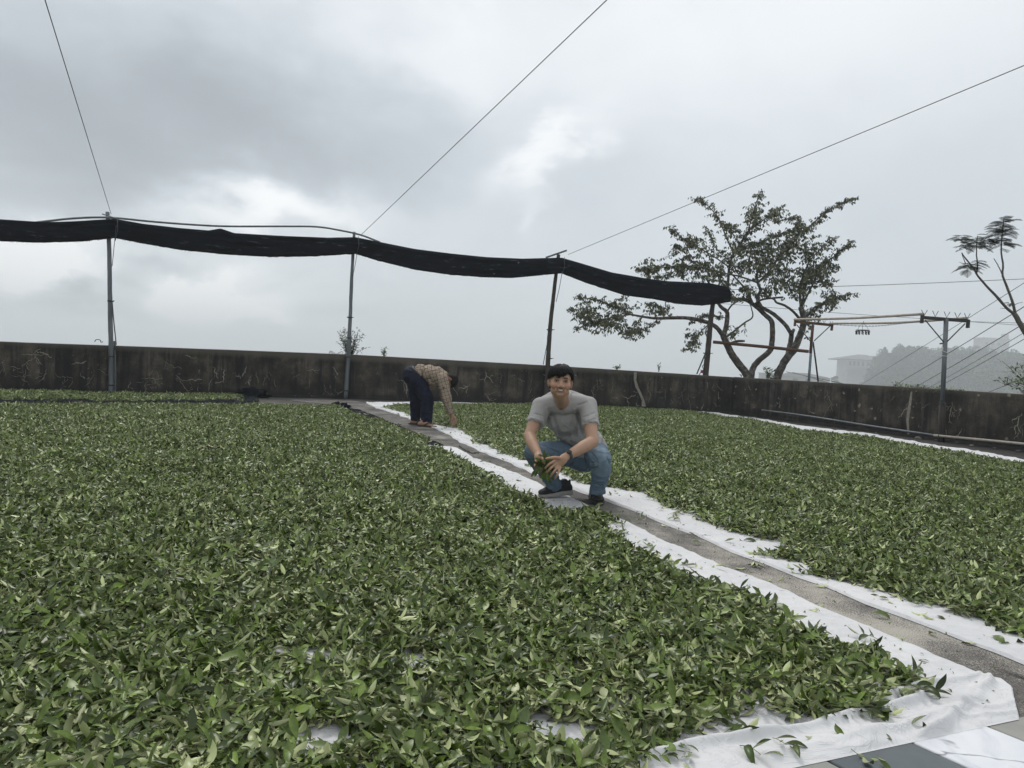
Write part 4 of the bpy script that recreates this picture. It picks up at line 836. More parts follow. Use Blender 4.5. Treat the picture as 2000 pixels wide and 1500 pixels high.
    def foliate(pts, dy, start, gap, spread, dens):
        k = max(6, int(sum(math.dist(pts[i], pts[i+1]) for i in range(len(pts)-1))/gap)); P = smooth_line([(x, y, 20.4+dy*i/(len(pts)-1)) for i, (x, y) in enumerate(pts)], k)
        for i, q in enumerate(P):
            t = i/(k-1)
            if t < start: continue
            for _ in range(2):
                p = c3(q[0], q[1], q[2]); L = spread*m*r.uniform(.35, 1.0)*(1-.35*t); a = r.uniform(0, 6.283)
                dvec = Vector((math.cos(a), math.sin(a)*.9, r.uniform(-.45, .75))).normalized(); tip = p+dvec*L; mid = p+dvec*L*.5+Vector((0, 0, .03*L))
                tw.tube([p, mid, tip-Vector((0, 0, .06*L))], [.0065, .0045, .003], 3, False)
                for _ in range(dens):
                    u = r.uniform(.25, 1.05); w = p.lerp(tip, u)+Vector((r.gauss(0, .03), r.gauss(0, .03), r.gauss(0, .02))); hang_leaf(lf, w, r, r.uniform(.055, .10))
    for idx, (pts, a, b, dy) in enumerate(limbs):
        if b <= 2.1 and a <= 10:
            ext = idx
            long_ = a >= 5
            foliate(pts, dy, .32 if long_ else .12, 18, 78, 12)
    # thin ends carry single file leaves; the heart of the crown is denser
    for (cx, cy, sx, sy, n) in [(1090, 300, 60, 40, 45), (850, 370, 70, 45, 60), (800, 540, 120, 60, 130), (960, 560, 90, 90, 120), (1180, 520, 60, 70, 80), (1330, 520, 110, 80, 190), (1290, 400, 70, 60, 80), (1450, 420, 80, 60, 90), (1580, 400, 100, 60, 80), (1640, 560, 80, 80, 140), (1480, 640, 90, 60, 80),
                                (1240, 200, 40, 40, 60), (1380, 190, 40, 30, 35), (1550, 290, 40, 40, 60), (150, 820, 60, 60, 90), (290, 890, 100, 60, 120), (360, 790, 70, 40, 60), (460, 950, 60, 30, 50), (610, 800, 70, 40, 60), (850, 1000, 45, 60, 35), (1120, 960, 50, 30, 25), (1760, 750, 50, 50, 60), (1640, 850, 50, 40, 25), (560, 540, 60, 50, 60), (1540, 700, 60, 50, 40), (1040, 660, 100, 50, 60), (1590, 910, 25, 50, 18), (1180, 690, 60, 40, 50), (1330, 690, 60, 40, 40), (1400, 620, 70, 40, 60), (1100, 740, 30, 30, 20), (1140, 420, 60, 50, 50), (1700, 620, 50, 60, 50)]:
        for _ in range(int(n*.8)):
            q = c3(cx+r.gauss(0, sx*.6), cy+r.gauss(0, sy*.6), 20.4+r.gauss(0, .45)); d = Vector((r.gauss(0, 1), r.gauss(0, 1), r.gauss(-.2, .6))).normalized()*r.uniform(.08, .2)
            tw.tube([q, q+d], [.004, .003], 3, False)
            for _ in range(5): hang_leaf(lf, q+d*r.uniform(0, 1.1)+Vector((r.gauss(0, .02), r.gauss(0, .02), 0)), r, r.uniform(.07, .115))
    t_ = tw.build('twigs', M['bark'], e); t_['kind'] = 'stuff'; c_ = lf.build('crown', M['tree_leaf'], e, True); c_['kind'] = 'stuff'
    print('plum leaves', len(lf.f)//8)
plum_tree()
line_thing('wooden_pole', [D(1393, 668, 20.1), D(1490, 677, 20.0), D(1579, 686.5, 19.9)], .043, M['rust'], 'brown wooden pole lying level across the plum tree trunks', 'pole', None, 10, 12)

def fern_tree():
    Y = 14.2; base = D(2030, 800, Y); base.z = -3
    e = empty('feathery_tree', base, 'slender forked tree with feathery fern-like leaves at the right edge', 'tree'); f = lambda x, y: D(1780+x/5.768, 400+y/5.768, Y); m = Y/F_PX/5.768
    mb = MB(); rough_tube(mb, [base, D(2045, 760, Y), f(1420, 1700), f(1290, 1450), f(1220, 1330), f(1160, 1225)], [34*m, 26*m], 8, 0, .01, 24, 1); mb.build('trunk', M['pale_bark'], e, True)
    tops = [([(1160, 1230), (1060, 1150), (960, 1030), (870, 940), (790, 850), (735, 780), (690, 700), (600, 590), (565, 540)], 17, 6), ([(1170, 1230), (1150, 1130), (1110, 1010), (1060, 880), (1025, 780), (1035, 680), (1015, 560), (1015, 430), (1030, 280), (1045, 150)], 16, 5),
            ([(735, 780), (745, 680), (735, 560), (735, 440), (745, 350)], 9, 4), ([(1020, 775), (980, 690), (930, 605)], 6, 4), ([(610, 660), (590, 610), (570, 560)], 5, 3), ([(1160, 1130), (1200, 1110), (1255, 1098)], 4, 2), ([(640, 660), (580, 660), (540, 645)], 4, 2), ([(1080, 1160), (1040, 1168), (1000, 1162)], 4, 2)]
    for pts, a, b in tops: mb = MB(); rough_tube(mb, [f(*p) for p in pts], [a*m, b*m], 7, 0, .006, 20, a); mb.build('branch', M['pale_bark'], e, True)
    r = random.Random(9); fr = MB()
    def frond(p, d, L):
        d = d.normalized(); n = 13; P = []
        for i in range(n+1):
            t = i/n; P.append(p+d*L*t-Vector((0, 0, L*.38*t*t)))
        fr.tube(P, [.004]*(n)+[.002], 3, False); side = d.cross(Vector((0, 0, 1))).normalized()
        for i in range(2, n+1):
            t = i/n; w = L*.34*math.sin(math.pi*min(1, t*.85+.12))+.012
            for s in (-1, 1):
                q = P[i]; ax = (side*s+d*.55+Vector((0, 0, -.3))).normalized(); tip = q+ax*w; fw = (P[i]-P[i-1]).normalized()*L*.022
                fr.add([q-fw, q+fw, q+ax*w*.6+fw, tip, q+ax*w*.6-fw], [(0, 1, 2, 3, 4)])
    for (cx, cy, n, L, spread) in [(565, 380, 11, 165, 40), (740, 420, 16, 150, 60), (1030, 200, 14, 165, 50), (1020, 300, 14, 190, 60), (1015, 420, 14, 170, 50), (640, 700, 14, 150, 40), (760, 650, 8, 100, 25), (880, 420, 8, 120, 60), (1110, 1110, 8, 55, 20), (600, 470, 9, 110, 30)]:
        for q in range(int(n*1.6)):
            a = q*2.4+r.uniform(-.3, .3); p = f(cx+r.gauss(0, spread*.3), cy+r.gauss(0, spread*.6)); frond(p, Vector((math.cos(a), math.sin(a)*.8, r.uniform(-.1, .5))), L*m*r.uniform(.7, 1.15))
    c = fr.build('crown', M['fern_leaf'], e); c['kind'] = 'stuff'
fern_tree()
def small_plant(name, px, py, Y, w, h, nst, nlf, L, mat, label, cat, up=.8, seed=0, zb=None):
    r = random.Random(seed); b = D(px, py, Y); e = empty(name, b, label, cat); st = MB(); lf = MB()
    for q in range(nst):
        a = r.uniform(0, 6.283); tip = b+Vector((math.cos(a)*w*r.uniform(.2, 1), math.sin(a)*w*.6, h*r.uniform(.45, 1))); mid = b.lerp(tip, .5)+Vector((0, 0, h*.12)); st.tube([b, mid, tip], [.008, .005, .003], 4, False)
        for _ in range(nlf):
            u = r.uniform(.15, 1.02); p = b.lerp(mid, u*2) if u < .5 else mid.lerp(tip, u*2-1); p = p+Vector((r.gauss(0, .025), r.gauss(0, .025), r.gauss(0, .02)))
            d = Vector((r.gauss(0, 1), r.gauss(0, 1), r.uniform(-.2, up*1.3))); leaf_geo(lf, p, d, Vector((r.gauss(0, .5), r.gauss(0, .5), 1)), L*r.uniform(.6, 1.2), L*.32, r.uniform(0, .8), .3, 0, 4)
    s_ = st.build('stem', M['bark'], e); c_ = lf.build('foliage', mat, e, True); c_['kind'] = 'stuff'
small_plant('shrub', 683, 712, 18.6, .42, .90, 26, 26, .085, M['tree_leaf'], 'small dark shrub growing behind the wall at the second net post', 'shrub', .8, 2)
small_plant('shrub', 750, 702, 18.6, .12, .32, 8, 12, .07, M['bush_leaf'], 'tiny plant tip showing above the back wall right of the shrub', 'plant', .8, 3)
small_plant('weed', 1206, 722, 19.0, .14, .10, 5, 8, .08, M['bush_leaf'], 'tuft of green weed on the wall top right of the crouching man', 'weed', .6, 4)
small_plant('weed', 1287, 726, 19.2, .12, .22, 5, 4, .06, M['bush_leaf'], 'thin sprig of weed on the wall top before the leaning stay', 'weed', .9, 5)
small_plant('weed', 1500, 740, 19.3, .28, .30, 6, 6, .17, M['bush_leaf'], 'broad-leaved weed at the foot of the plum tree', 'weed', .5, 6)
small_plant('weed', 1448, 736, 19.3, .06, .1, 3, 4, .05, M['bush_leaf'], 'tiny weed on the wall between the plum tree trunks', 'weed', .5, 16)
small_plant('bush', 2030, 800, 14.0, .85, 1.05, 46, 30, .095, M['bush_leaf'], 'yellow-green bush poking over the wall at the right edge', 'bush', .9, 7)
def creeper():
    r = random.Random(12); st = MB(); lf = MB(); root = None; a = D(1738, 759, 14.3); e = empty('creeper', a, 'low green creeper spilling along the top of the stained wall', 'creeper')
    n_out = -n_in
    for q in range(120):
        px = 1738+150*r.random()**1.1; p = onplane(px, 759+(px-1738)*.078, WR0+n_out*.1, WR1+n_out*.1); h = r.uniform(.01, .09)*(1.2-.5*(px-1738)/150)
        pts = [p+Vector((0, 0, -.02)), p+Vector((r.gauss(0, .05), r.gauss(0, .05), h))]; st.tube(pts, .003, 3, False)
        for _ in range(4): leaf_geo(lf, pts[1]+Vector((r.gauss(0, .03), r.gauss(0, .03), r.gauss(0, .015))), Vector((r.gauss(0, 1), r.gauss(0, 1), r.uniform(-.3, .9))), (0, 0, 1), r.uniform(.04, .075), .024, .5, .3, 0, 4)
    s_ = st.build('stem', M['bark'], e); s_['kind'] = 'stuff'; c_ = lf.build('foliage', M['bush_leaf'], e, True); c_['kind'] = 'stuff'
creeper()

# ------------------------------------------------------------------ power lines on the right
for k, (a, b, ya, yb, r, lb) in enumerate([((1420, 566), (2150, 538), 40, 40, .020, 'overhead cable passing behind the plum tree crown'), ((1400, 592), (1890, 628), 45, 45, .016, 'thin overhead cable sloping down behind the bamboo poles'),
        ((1890, 628), (2150, 631), 45, 45, .016, 'thin overhead cable level with the spiked crossbar'), ((1680, 752), (2150, 458), 70, 30, .020, 'uppermost slanting cable at the right'), ((1745, 754), (2150, 506), 60, 26, .026, 'second slanting cable at the right'),
        ((1788, 756), (2150, 542), 60, 26, .026, 'third slanting cable at the right'), ((1815, 757), (2150, 560), 62, 28, .020, 'fourth slanting cable at the right'), ((1825, 760), (2150, 576), 62, 28, .024, 'fifth slanting cable at the right'), ((1925, 768), (2100, 692), 40, 26, .018, 'lowest slanting cable by the yellow-green bush')]):
    p, q = D(*a, ya), D(*b, yb); mid = p.lerp(q, .5)-Vector((0, 0, .06)); line_thing('power_cable', [p-(q-p)*.1, p, mid, q, q+(q-p)*.3], r*.8, M['wire'], lb, 'cable', 'overhead cables on the right', 5, 14)
for k, (a, b, lb) in enumerate([((1536, 726), (1660, 752), 'faint upper service cable left of the farther drying post'), ((1548, 727), (1650, 757), 'faint lower service cable left of the farther drying post')]):
    line_thing('power_cable', [D(*a, 90), D(*b, 60)], .03, M['wire'], lb, 'cable', 'service cables near the plum tree')

# ------------------------------------------------------------------ misty hillside: buildings and woods
def bbox(name, mats_mi, c, size, e, yaw=0): return MB().box(c, size, Matrix.Rotation(yaw, 3, 'Z')).build(name, mats_mi, e)
def villa():
    Y = 600; c = D(1690, 712, Y); s = Y/F_PX; e = empty('hillside_house', c, 'foggy hillside house with wide hipped roof and balcony windows', 'house'); w, dpt, h = 82*s, 60*s, 16*s
    bbox('wall', M['far_wall'], c+Vector((0, dpt/2, -22*s)), (w*.78, dpt*.8, 64*s), e)
    hw, hd = w*.5, dpt*.55; z0 = c.z+9*s; z1 = z0+11*s; k = MB(); cx, cy = c.x, c.y+dpt/2
    k.add([(cx-hw-6*s, cy-hd, z0-1.2*s), (cx+hw, cy-hd, z0-1.2*s), (cx+hw, cy+hd, z0-1.2*s), (cx-hw-6*s, cy+hd, z0-1.2*s), (cx-hw-6*s, cy-hd, z0+.8*s), (cx+hw, cy-hd, z0+.8*s), (cx+hw, cy+hd, z0+.8*s), (cx-hw-6*s, cy+hd, z0+.8*s), (cx-hw*.05, cy, z1), (cx+hw*.35, cy, z1)],
          [(3, 2, 1, 0), (0, 1, 5, 4), (1, 2, 6, 5), (2, 3, 7, 6), (3, 0, 4, 7), (4, 5, 9, 8), (5, 6, 9), (6, 7, 8, 9), (7, 4, 8)]); k.build('roof', M['far_roof'], e)
    bbox('roof_terrace', M['far_wall'], Vector((c.x+hw*.82, cy, c.z+10*s)), (28*s, 30*s, 16*s), e)
    for i, dx in enumerate((-27, -19, -11, -2, 8)):
        wc = Vector((c.x+dx*s, cy-dpt*.4-.05, c.z+1*s)); f = bbox('window', M['far_wall'], wc, (5.4*s, .5, 9.4*s), e); g = bbox('pane', M['far_glass'], wc-Vector((0, .28, 0)), (4.2*s, .1, 8.2*s), None); g.parent = f
    bbox('balcony', M['far_wall'], Vector((c.x-10*s, cy-dpt*.4-4*s, c.z-6*s)), (50*s, 8*s, 3.2*s), e); bbox('balcony', M['far_wall'], Vector((c.x-22*s, cy-dpt*.4-4*s, c.z-11*s)), (38*s, 8*s, 1.5*s), e)
def tower():
    Y = 720; c = D(1943, 700, Y); s = Y/F_PX; e = empty('hillside_tower', c, 'foggy square apartment tower with stair head above the woods', 'tower block')
    bbox('wall', M['far_wall'], c+Vector((0, 14*s, -22*s)), (54*s, 28*s, 120*s), e, .1); bbox('parapet', M['far_wall'], c+Vector((-.5*s, 14*s, 38.6*s)), (56*s, 30*s, 2.2*s), e, .1)
    bbox('stair_head', M['far_wall'], c+Vector((22*s, 8*s, 44*s)), (8*s, 10*s, 10*s), e, .1)
    for j in range(6):
        for i in range(4):
            wc = c+Matrix.Rotation(.1, 3, 'Z') @ Vector(((-19+i*12.5)*s, -.15, (28-j*12)*s)); f = bbox('window', M['far_glass'], wc, (5.5*s, .6, 5*s), e, .1)
            g = bbox('sill', M['far_wall'], wc+Vector((0, -.2, -3*s)), (6.4*s, .8, .6*s), None, .1); g.parent = f
def sheds():
    for (px, py, Y, w, h, rz, rf, lb) in [(1574, 738, 380, 96, 12, 8, M['far_roof'], 'long low foggy shed with gabled sheet roof beyond the plum tree'), (1504, 732, 400, 26, 18, 0, M['far_wall'], 'small pale foggy block house left of the shed')]:
        s = Y/F_PX; c = D(px, py, Y); e = empty('far_house', c, lb, 'building'); bbox('wall', M['far_wall'], c+Vector((0, 15*s, -h*s)), (w*s, 26*s, h*2.2*s), e)
        z = c.z+h*.1*s
        if rz:
            k = MB(); a, b2 = w*.54*s, 15*s; k.add([(c.x-a, c.y, z), (c.x+a, c.y, z), (c.x+a, c.y+2*b2, z), (c.x-a, c.y+2*b2, z), (c.x-a*.55, c.y+b2, z+rz*s), (c.x+a*.2, c.y+b2, z+rz*s)], [(3, 2, 1, 0), (0, 1, 5, 4), (1, 2, 5), (2, 3, 4, 5), (3, 0, 4)]); k.build('roof', rf, e)
        else: bbox('parapet', M['far_wall'], Vector((c.x, c.y+15*s, c.z+h*.15*s)), (w*1.08*s, 28*s, 1.5*s), e)
        for i in range(3 if rz else 2):
            wc = Vector((c.x+(i-.8)*w*.26*s, c.y+2*s-.1, c.z-h*.35*s)); f = bbox('window', M['far_glass'], wc, (w*.10*s, .3, h*.3*s), e)
villa(); tower(); sheds()
# woods on the ridge: tree clumps instanced as one mass, plus nearer single trees
wood_col = bpy.data.collections.new('wood_variants')
def wood_variant(i):
    r = random.Random(40+i); mb = MB(); H = 1.0
    mb.tube([(0, 0, 0), (.02, 0, .4), (0, .02, .85)], [.03, .02, .008], 5, False, 1)
    lobes = [(r.gauss(0, .16), r.gauss(0, .16), r.uniform(.30, .95), r.uniform(.10, .2)) for _ in range(12)] if i % 3 else [(r.gauss(0, .07), r.gauss(0, .07), .3+.7*k/12, .16*(1-k/15)) for k in range(12)]
    for (x, y, z, s) in lobes:
        for _ in range(85):
            d = Vector((r.gauss(0, 1), r.gauss(0, 1), r.gauss(0, 1))).normalized()*s*r.uniform(.6, 1.08); p = Vector((x, y, z))+d; L = r.uniform(.03, .06)
            a = Vector((r.gauss(0, 1), r.gauss(0, 1), r.gauss(0, .6))).normalized()*L; b = a.cross(Vector((r.gauss(0, 1), r.gauss(0, 1), 1))).normalized()*L*.5
            mb.add([p-a, p+b, p+a, p-b], [(0, 1, 2, 3)])
    me = mb.mesh('wood_variant'); me.materials.append(M['far_leaf']); me.materials.append(M['bark']); o = bpy.data.objects.new('w%02d' % i, me); wood_col.objects.link(o); return o
WV = [wood_variant(i) for i in range(5)]; NGW = gn_tree(wood_col)
def woods():
    r = random.Random(77); pts = []; scl = []
    for _ in range(4200):
        a = math.radians(r.uniform(22, 60)); d = r.uniform(400, 900); x, y = d*math.sin(a), d*math.cos(a)
        z = terrain_z(x, y)
        if z < -35: continue
        h = r.uniform(9, 17)
        # keep trees off the buildings' faces
        if abs(x-D(1700, 712, 600).x) < 26 and 555 < y < 640: h *= .5
        pts.append((x, y, z-.5)); scl.append(h)
    n = len(pts); rot = np.column_stack([rng.normal(0, .05, n), rng.normal(0, .05, n), rng.random(n)*6.28])
    scatter('woods', pts, rot, scl, rng.integers(0, 5, n), NGW, 'misty wooded ridge below the house and tower'); print('wood trees', n)
woods()
def far_tree(px, py_top, py_base, Y, i, label):
    b = D(px, py_base, Y); t = D(px, py_top, Y); h = t.z-b.z
    e = empty('far_tree', b, label, 'tree', 'hazy trees on the ridge that stand out singly'); me = WV[i].data.copy()
    # split the copied mesh into crown and trunk parts
    for nm, keep in (('crown', 0), ('trunk', 1)):
        m2 = me.copy(); bm = bmesh.new(); bm.from_mesh(m2); bmesh.ops.delete(bm, geom=[f for f in bm.faces if f.material_index != keep], context='FACES'); bm.to_mesh(m2); bm.free()
        o = bpy.data.objects.new(nm, m2); COL.objects.link(o); o.parent = e; o.scale = (h*1.25, h*1.25, h)
for a in [(1630, 733, 752, 420, 1, 'small dark foggy tree at the left foot of the ridge'), (1885, 676, 735, 600, 2, 'tall pointed foggy tree left of the tower'), (1862, 680, 735, 600, 0, 'slim foggy bamboo-like crown just right of the nearer drying post'), (1815, 685, 735, 600, 4, 'rounded foggy tree crown left of the nearer drying post'), (1995, 700, 770, 330, 1, 'darker hazy tree right of the tower at the picture edge')]:
    far_tree(*a)

# ------------------------------------------------------------------ people
def blob(prims, voxel, smooth=4, name='blob'):
    """union of round cones, frusta and ellipsoids fused into one continuous skin; returns a mesh"""
    bm = bmesh.new()
    def basis(p, q):
        z = (q-p); L = z.length; z = z.normalized() if L > 1e-7 else Vector((0, 0, 1)); x = z.orthogonal().normalized(); return Matrix((x, z.cross(x), z)).transposed(), L
    def ring_solid(rings):
        n = 20; vs = [[bm.verts.new(c+u*math.cos(2*math.pi*j/n)*r+v*math.sin(2*math.pi*j/n)*r) for j in range(n)] for (c, u, v, r) in rings]
        for a, b in zip(vs[:-1], vs[1:]):
            for j in range(n): bm.faces.new((a[j], a[(j+1) % n], b[(j+1) % n], b[j]))
        bm.faces.new(list(reversed(vs[0]))); bm.faces.new(vs[-1])
    for pr in prims:
        if pr[0] == 'c' or pr[0] == 'f':
            p, q, r1, r2 = Vector(pr[1]), Vector(pr[2]), pr[3], pr[4]; B, L = basis(p, q); u, v, w = B.col[0], B.col[1], B.col[2]; rings = []
            if pr[0] == 'c': rings += [(p-w*r1*math.cos(a), u, v, max(r1*math.sin(a), 1e-4)) for a in (.05, .35, .7, 1.05)]
            rings += [(p, u, v, r1), (p.lerp(q, .5), u, v, (r1+r2)/2), (q, u, v, r2)]
            if pr[0] == 'c': rings += [(q+w*r2*math.cos(a), u, v, max(r2*math.sin(a), 1e-4)) for a in (1.05, .7, .35, .05)]
            ring_solid(rings)
        else:
            c, r = Vector(pr[1]), Vector(pr[2]); Rm = pr[3] if len(pr) > 3 else Matrix.Identity(3)
            res = bmesh.ops.create_uvsphere(bm, u_segments=24, v_segments=16, radius=1)
            for v in res['verts']: v.co = c + Rm @ Vector((v.co.x*r.x, v.co.y*r.y, v.co.z*r.z))
    me = bpy.data.meshes.new(name+'_src'); bm.to_mesh(me); bm.free(); o = bpy.data.objects.new(name+'_src', me); COL.objects.link(o)
    m1 = o.modifiers.new('r', 'REMESH'); m1.mode = 'VOXEL'; m1.voxel_size = voxel; m1.use_smooth_shade = True
    m2 = o.modifiers.new('s', 'SMOOTH'); m2.factor = .5; m2.iterations = smooth
    dg = bpy.context.evaluated_depsgraph_get(); ev = o.evaluated_get(dg); out = bpy.data.meshes.new_from_object(ev); bpy.data.objects.remove(o); out.name = name; return out
def get_co(me): a = np.zeros(len(me.vertices)*3, np.float32); me.vertices.foreach_get('co', a); return a.reshape(-1, 3).astype(float)
def get_no(me): a = np.zeros(len(me.vertices)*3, np.float32); me.vertices.foreach_get('normal', a); return a.reshape(-1, 3).astype(float)
def set_co(me, c): me.vertices.foreach_set('co', c.astype(np.float32).ravel()); me.update()
def nfield(P, s, off=0, ax=(1, 1, 1)): return np.array([noise.noise(Vector((p[0]*s*ax[0]+off, p[1]*s*ax[1], p[2]*s*ax[2]-off))) for p in P])
def creases(me, amp, scale, ax=(1, 1, 1), off=0, mask=None):
    """cloth folds: ridged noise pushed along the normals"""
    P = get_co(me); n = get_no(me); f = np.abs(nfield(P, scale, off, ax)); d = (.22-np.minimum(f, .22))*4.5*amp + nfield(P, scale*.45, off+3, ax)*amp
    if mask is not None: d = d*mask(P)
    set_co(me, P+n*d[:, None])
def proj(P):
    v = P-np.array([0, 0, CAM_Z]); w = v@_f; return np.stack([1000+F_PX*(v@_R)/w, 750-F_PX*(v@_U)/w], 1)
def cut(me, fn):
    bm = bmesh.new(); bm.from_mesh(me); P = np.array([v.co[:] for v in bm.verts]); k = fn(P); bm.verts.ensure_lookup_table()
    bmesh.ops.delete(bm, geom=[bm.verts[i] for i in np.nonzero(k)[0]], context='VERTS'); bm.to_mesh(me); bm.free()
def fab(name, c1, c2, rough=.9, wscale=260, mott=6):
    m, nt, N, L, b = new_mat(name); b.inputs['Roughness'].default_value = rough; b.inputs['Specular IOR Level'].default_value = .2
    tc = N.new('ShaderNodeTexCoord'); ob = tc.outputs['Object']; c = ramp(N, L, nz(N, L, mott, 5, .6, ob), [(.3, c1), (.7, c2)])
    c = mixc(N, L, 1.0, c, ramp(N, L, nz(N, L, wscale, 2, .6, ob), [(.3, .9), (.7, 1.1)]), 'MULTIPLY'); L.new(c, b.inputs['Base Color']); bump(N, L, b, nz(N, L, 34, 5, .6, ob), .25, .006); return m, N, L, b, c
M['shirt'] = fab('heather_grey_jersey', (.29, .285, .28), (.35, .342, .335))[0]
m_, N_, L_, b_, c_ = fab('faded_blue_denim', (.082, .122, .165), (.125, .178, .232), .9, 420, 9); M['denim'] = m_
at = N_.new('ShaderNodeAttribute'); at.attribute_name = 'wear'; L_.new(mixc(N_, L_, at.outputs['Fac'], c_, (.30, .38, .45)), b_.inputs['Base Color'])
M['navy'] = fab('navy_trousers', (.0075, .0085, .021), (.012, .014, .032), .8)[0]
M['shoe'] = fab('dark_knit_shoe', (.018, .018, .020), (.035, .034, .036), .7)[0]
M['sole'] = simple('pale_foam_sole', (.30, .29, .27), (.22, .21, .20), 20, .7); M['sole_dark'] = simple('dark_outsole', (.02, .02, .02), None, 20, .7)
M['silver'] = simple('silver_print', (.42, .42, .43), (.3, .3, .3), 20, .4)
M['strap'] = simple('grey_watch_strap', (.045, .055, .05), (.03, .035, .033), 20, .6); M['button'] = simple('button_grey', (.28, .28, .29), None, 20, .4)
def mat_skin(name, base, red):
    m, nt, N, L, b = new_mat(name); b.inputs['Roughness'].default_value = .52; b.inputs['Specular IOR Level'].default_value = .35
    b.inputs['Subsurface Weight'].default_value = .08; b.inputs['Subsurface Radius'].default_value = (.012, .005, .003); b.inputs['Subsurface Scale'].default_value = 1
    tc = N.new('ShaderNodeTexCoord'); ob = tc.outputs['Object']; at = N.new('ShaderNodeAttribute'); at.attribute_name = 'flush'
    c = ramp(N, L, nz(N, L, 22, 5, .6, ob), [(.3, tuple(x*.88 for x in base)), (.7, base)]); c = mixc(N, L, at.outputs['Fac'], c, red); L.new(c, b.inputs['Base Color'])
    bump(N, L, b, nz(N, L, 220, 3, .6, ob), .12, .001); return m
M['skin'] = mat_skin('tanned_skin', (.40, .245, .165), (.36, .155, .11)); M['skin2'] = mat_skin('weathered_skin', (.30, .175, .125), (.30, .14, .10))
M['lip'] = simple('lip', (.33, .165, .13), None, 20, .5); M['tooth'] = simple('teeth', (.62, .58, .50), None, 20, .35); M['mouth'] = simple('mouth_dark', (.04, .012, .010), None, 20, .6)
M['eye_white'] = simple('eye_white', (.50, .47, .44), None, 20, .3); M['iris'] = simple('iris', (.012, .008, .006), None, 20, .15)
M['hair'] = simple('black_hair', (.005, .005, .0055), (.010, .009, .009), 60, .5, 0, .3, (1, 1, .2), .18, .002)
M['hair2'] = simple('greying_black_hair', (.010, .010, .010), (.024, .023, .022), 60, .6, 0, .3, None, .15)
def head_prims(H, R3, s=1.0):
    def P(x, y, z): return H + R3 @ Vector((x*s, y*s, z*s))
    def E(x, y, z, a, b, c): return ('e', P(x, y, z), Vector((a, b, c))*s, R3)
    pr = [E(0, .006, .030, .0745, .092, .083), E(0, -.026, -.018, .0705, .064, .072), E(0, -.030, -.062, .0600, .054, .042), E(0, -.066, -.089, .024, .022, .018), E(.039, -.057, -.032, .028, .027, .027), E(-.039, -.057, -.032, .028, .027, .027),
          E(.036, -.026, -.062, .028, .036, .032), E(-.036, -.026, -.062, .028, .036, .032), ('c', P(-.040, -.074, .018), P(.040, -.074, .018), .011*s, .011*s), ('c', P(0, -.086, .004), P(0, -.106, -.036), .0075*s, .0125*s), E(.015, -.094, -.041, .010, .011, .009), E(-.015, -.094, -.041, .010, .011, .009),
          ('c', P(-.024, -.076, -.064), P(.024, -.076, -.064), .012*s, .012*s)]
    for sd in (-1, 1): pr += [E(sd*.0785, .010, -.008, .008, .017, .028), E(sd*.077, .004, -.030, .007, .010, .012), E(sd*.083, .018, -.002, .005, .013, .022)]
    return pr, P
def carve_face(me, P, s=1.0):
    C = get_co(me); n = get_no(me); fl = np.zeros(len(C)); d = np.zeros(len(C))
    def g(x, y, z, r): return np.exp(-(np.linalg.norm(C-np.array(P(x, y, z)), axis=1)/(r*s))**2)
    for sd in (-1, 1):
        d -= .0085*g(sd*.031, -.088, -.001, .016); d += .003*g(sd*.033, -.085, -.020, .012); fl += .5*g(sd*.04, -.08, -.035, .022)
        d += .0035*g(sd*.034, -.082, -.040, .014); d -= .003*g(sd*.030, -.090, -.055, .008); d -= .003*g(sd*.0835, .006, -.005, .011)
    d -= .004*g(0, -.09, -.067, .012); d -= .003*g(0, -.085, -.082, .012); fl += .25*g(0, -.115, -.036, .012)
    for sd in (-1, 1): fl += .8*g(sd*.083, .01, -.01, .025)
    set_co(me, C+n*(d*s)[:, None]); return fl
def add_flush(me, f):
    a = me.attributes.new('flush', 'FLOAT', 'POINT'); a.data.foreach_set('value', np.clip(f, 0, 1).astype(np.float32))
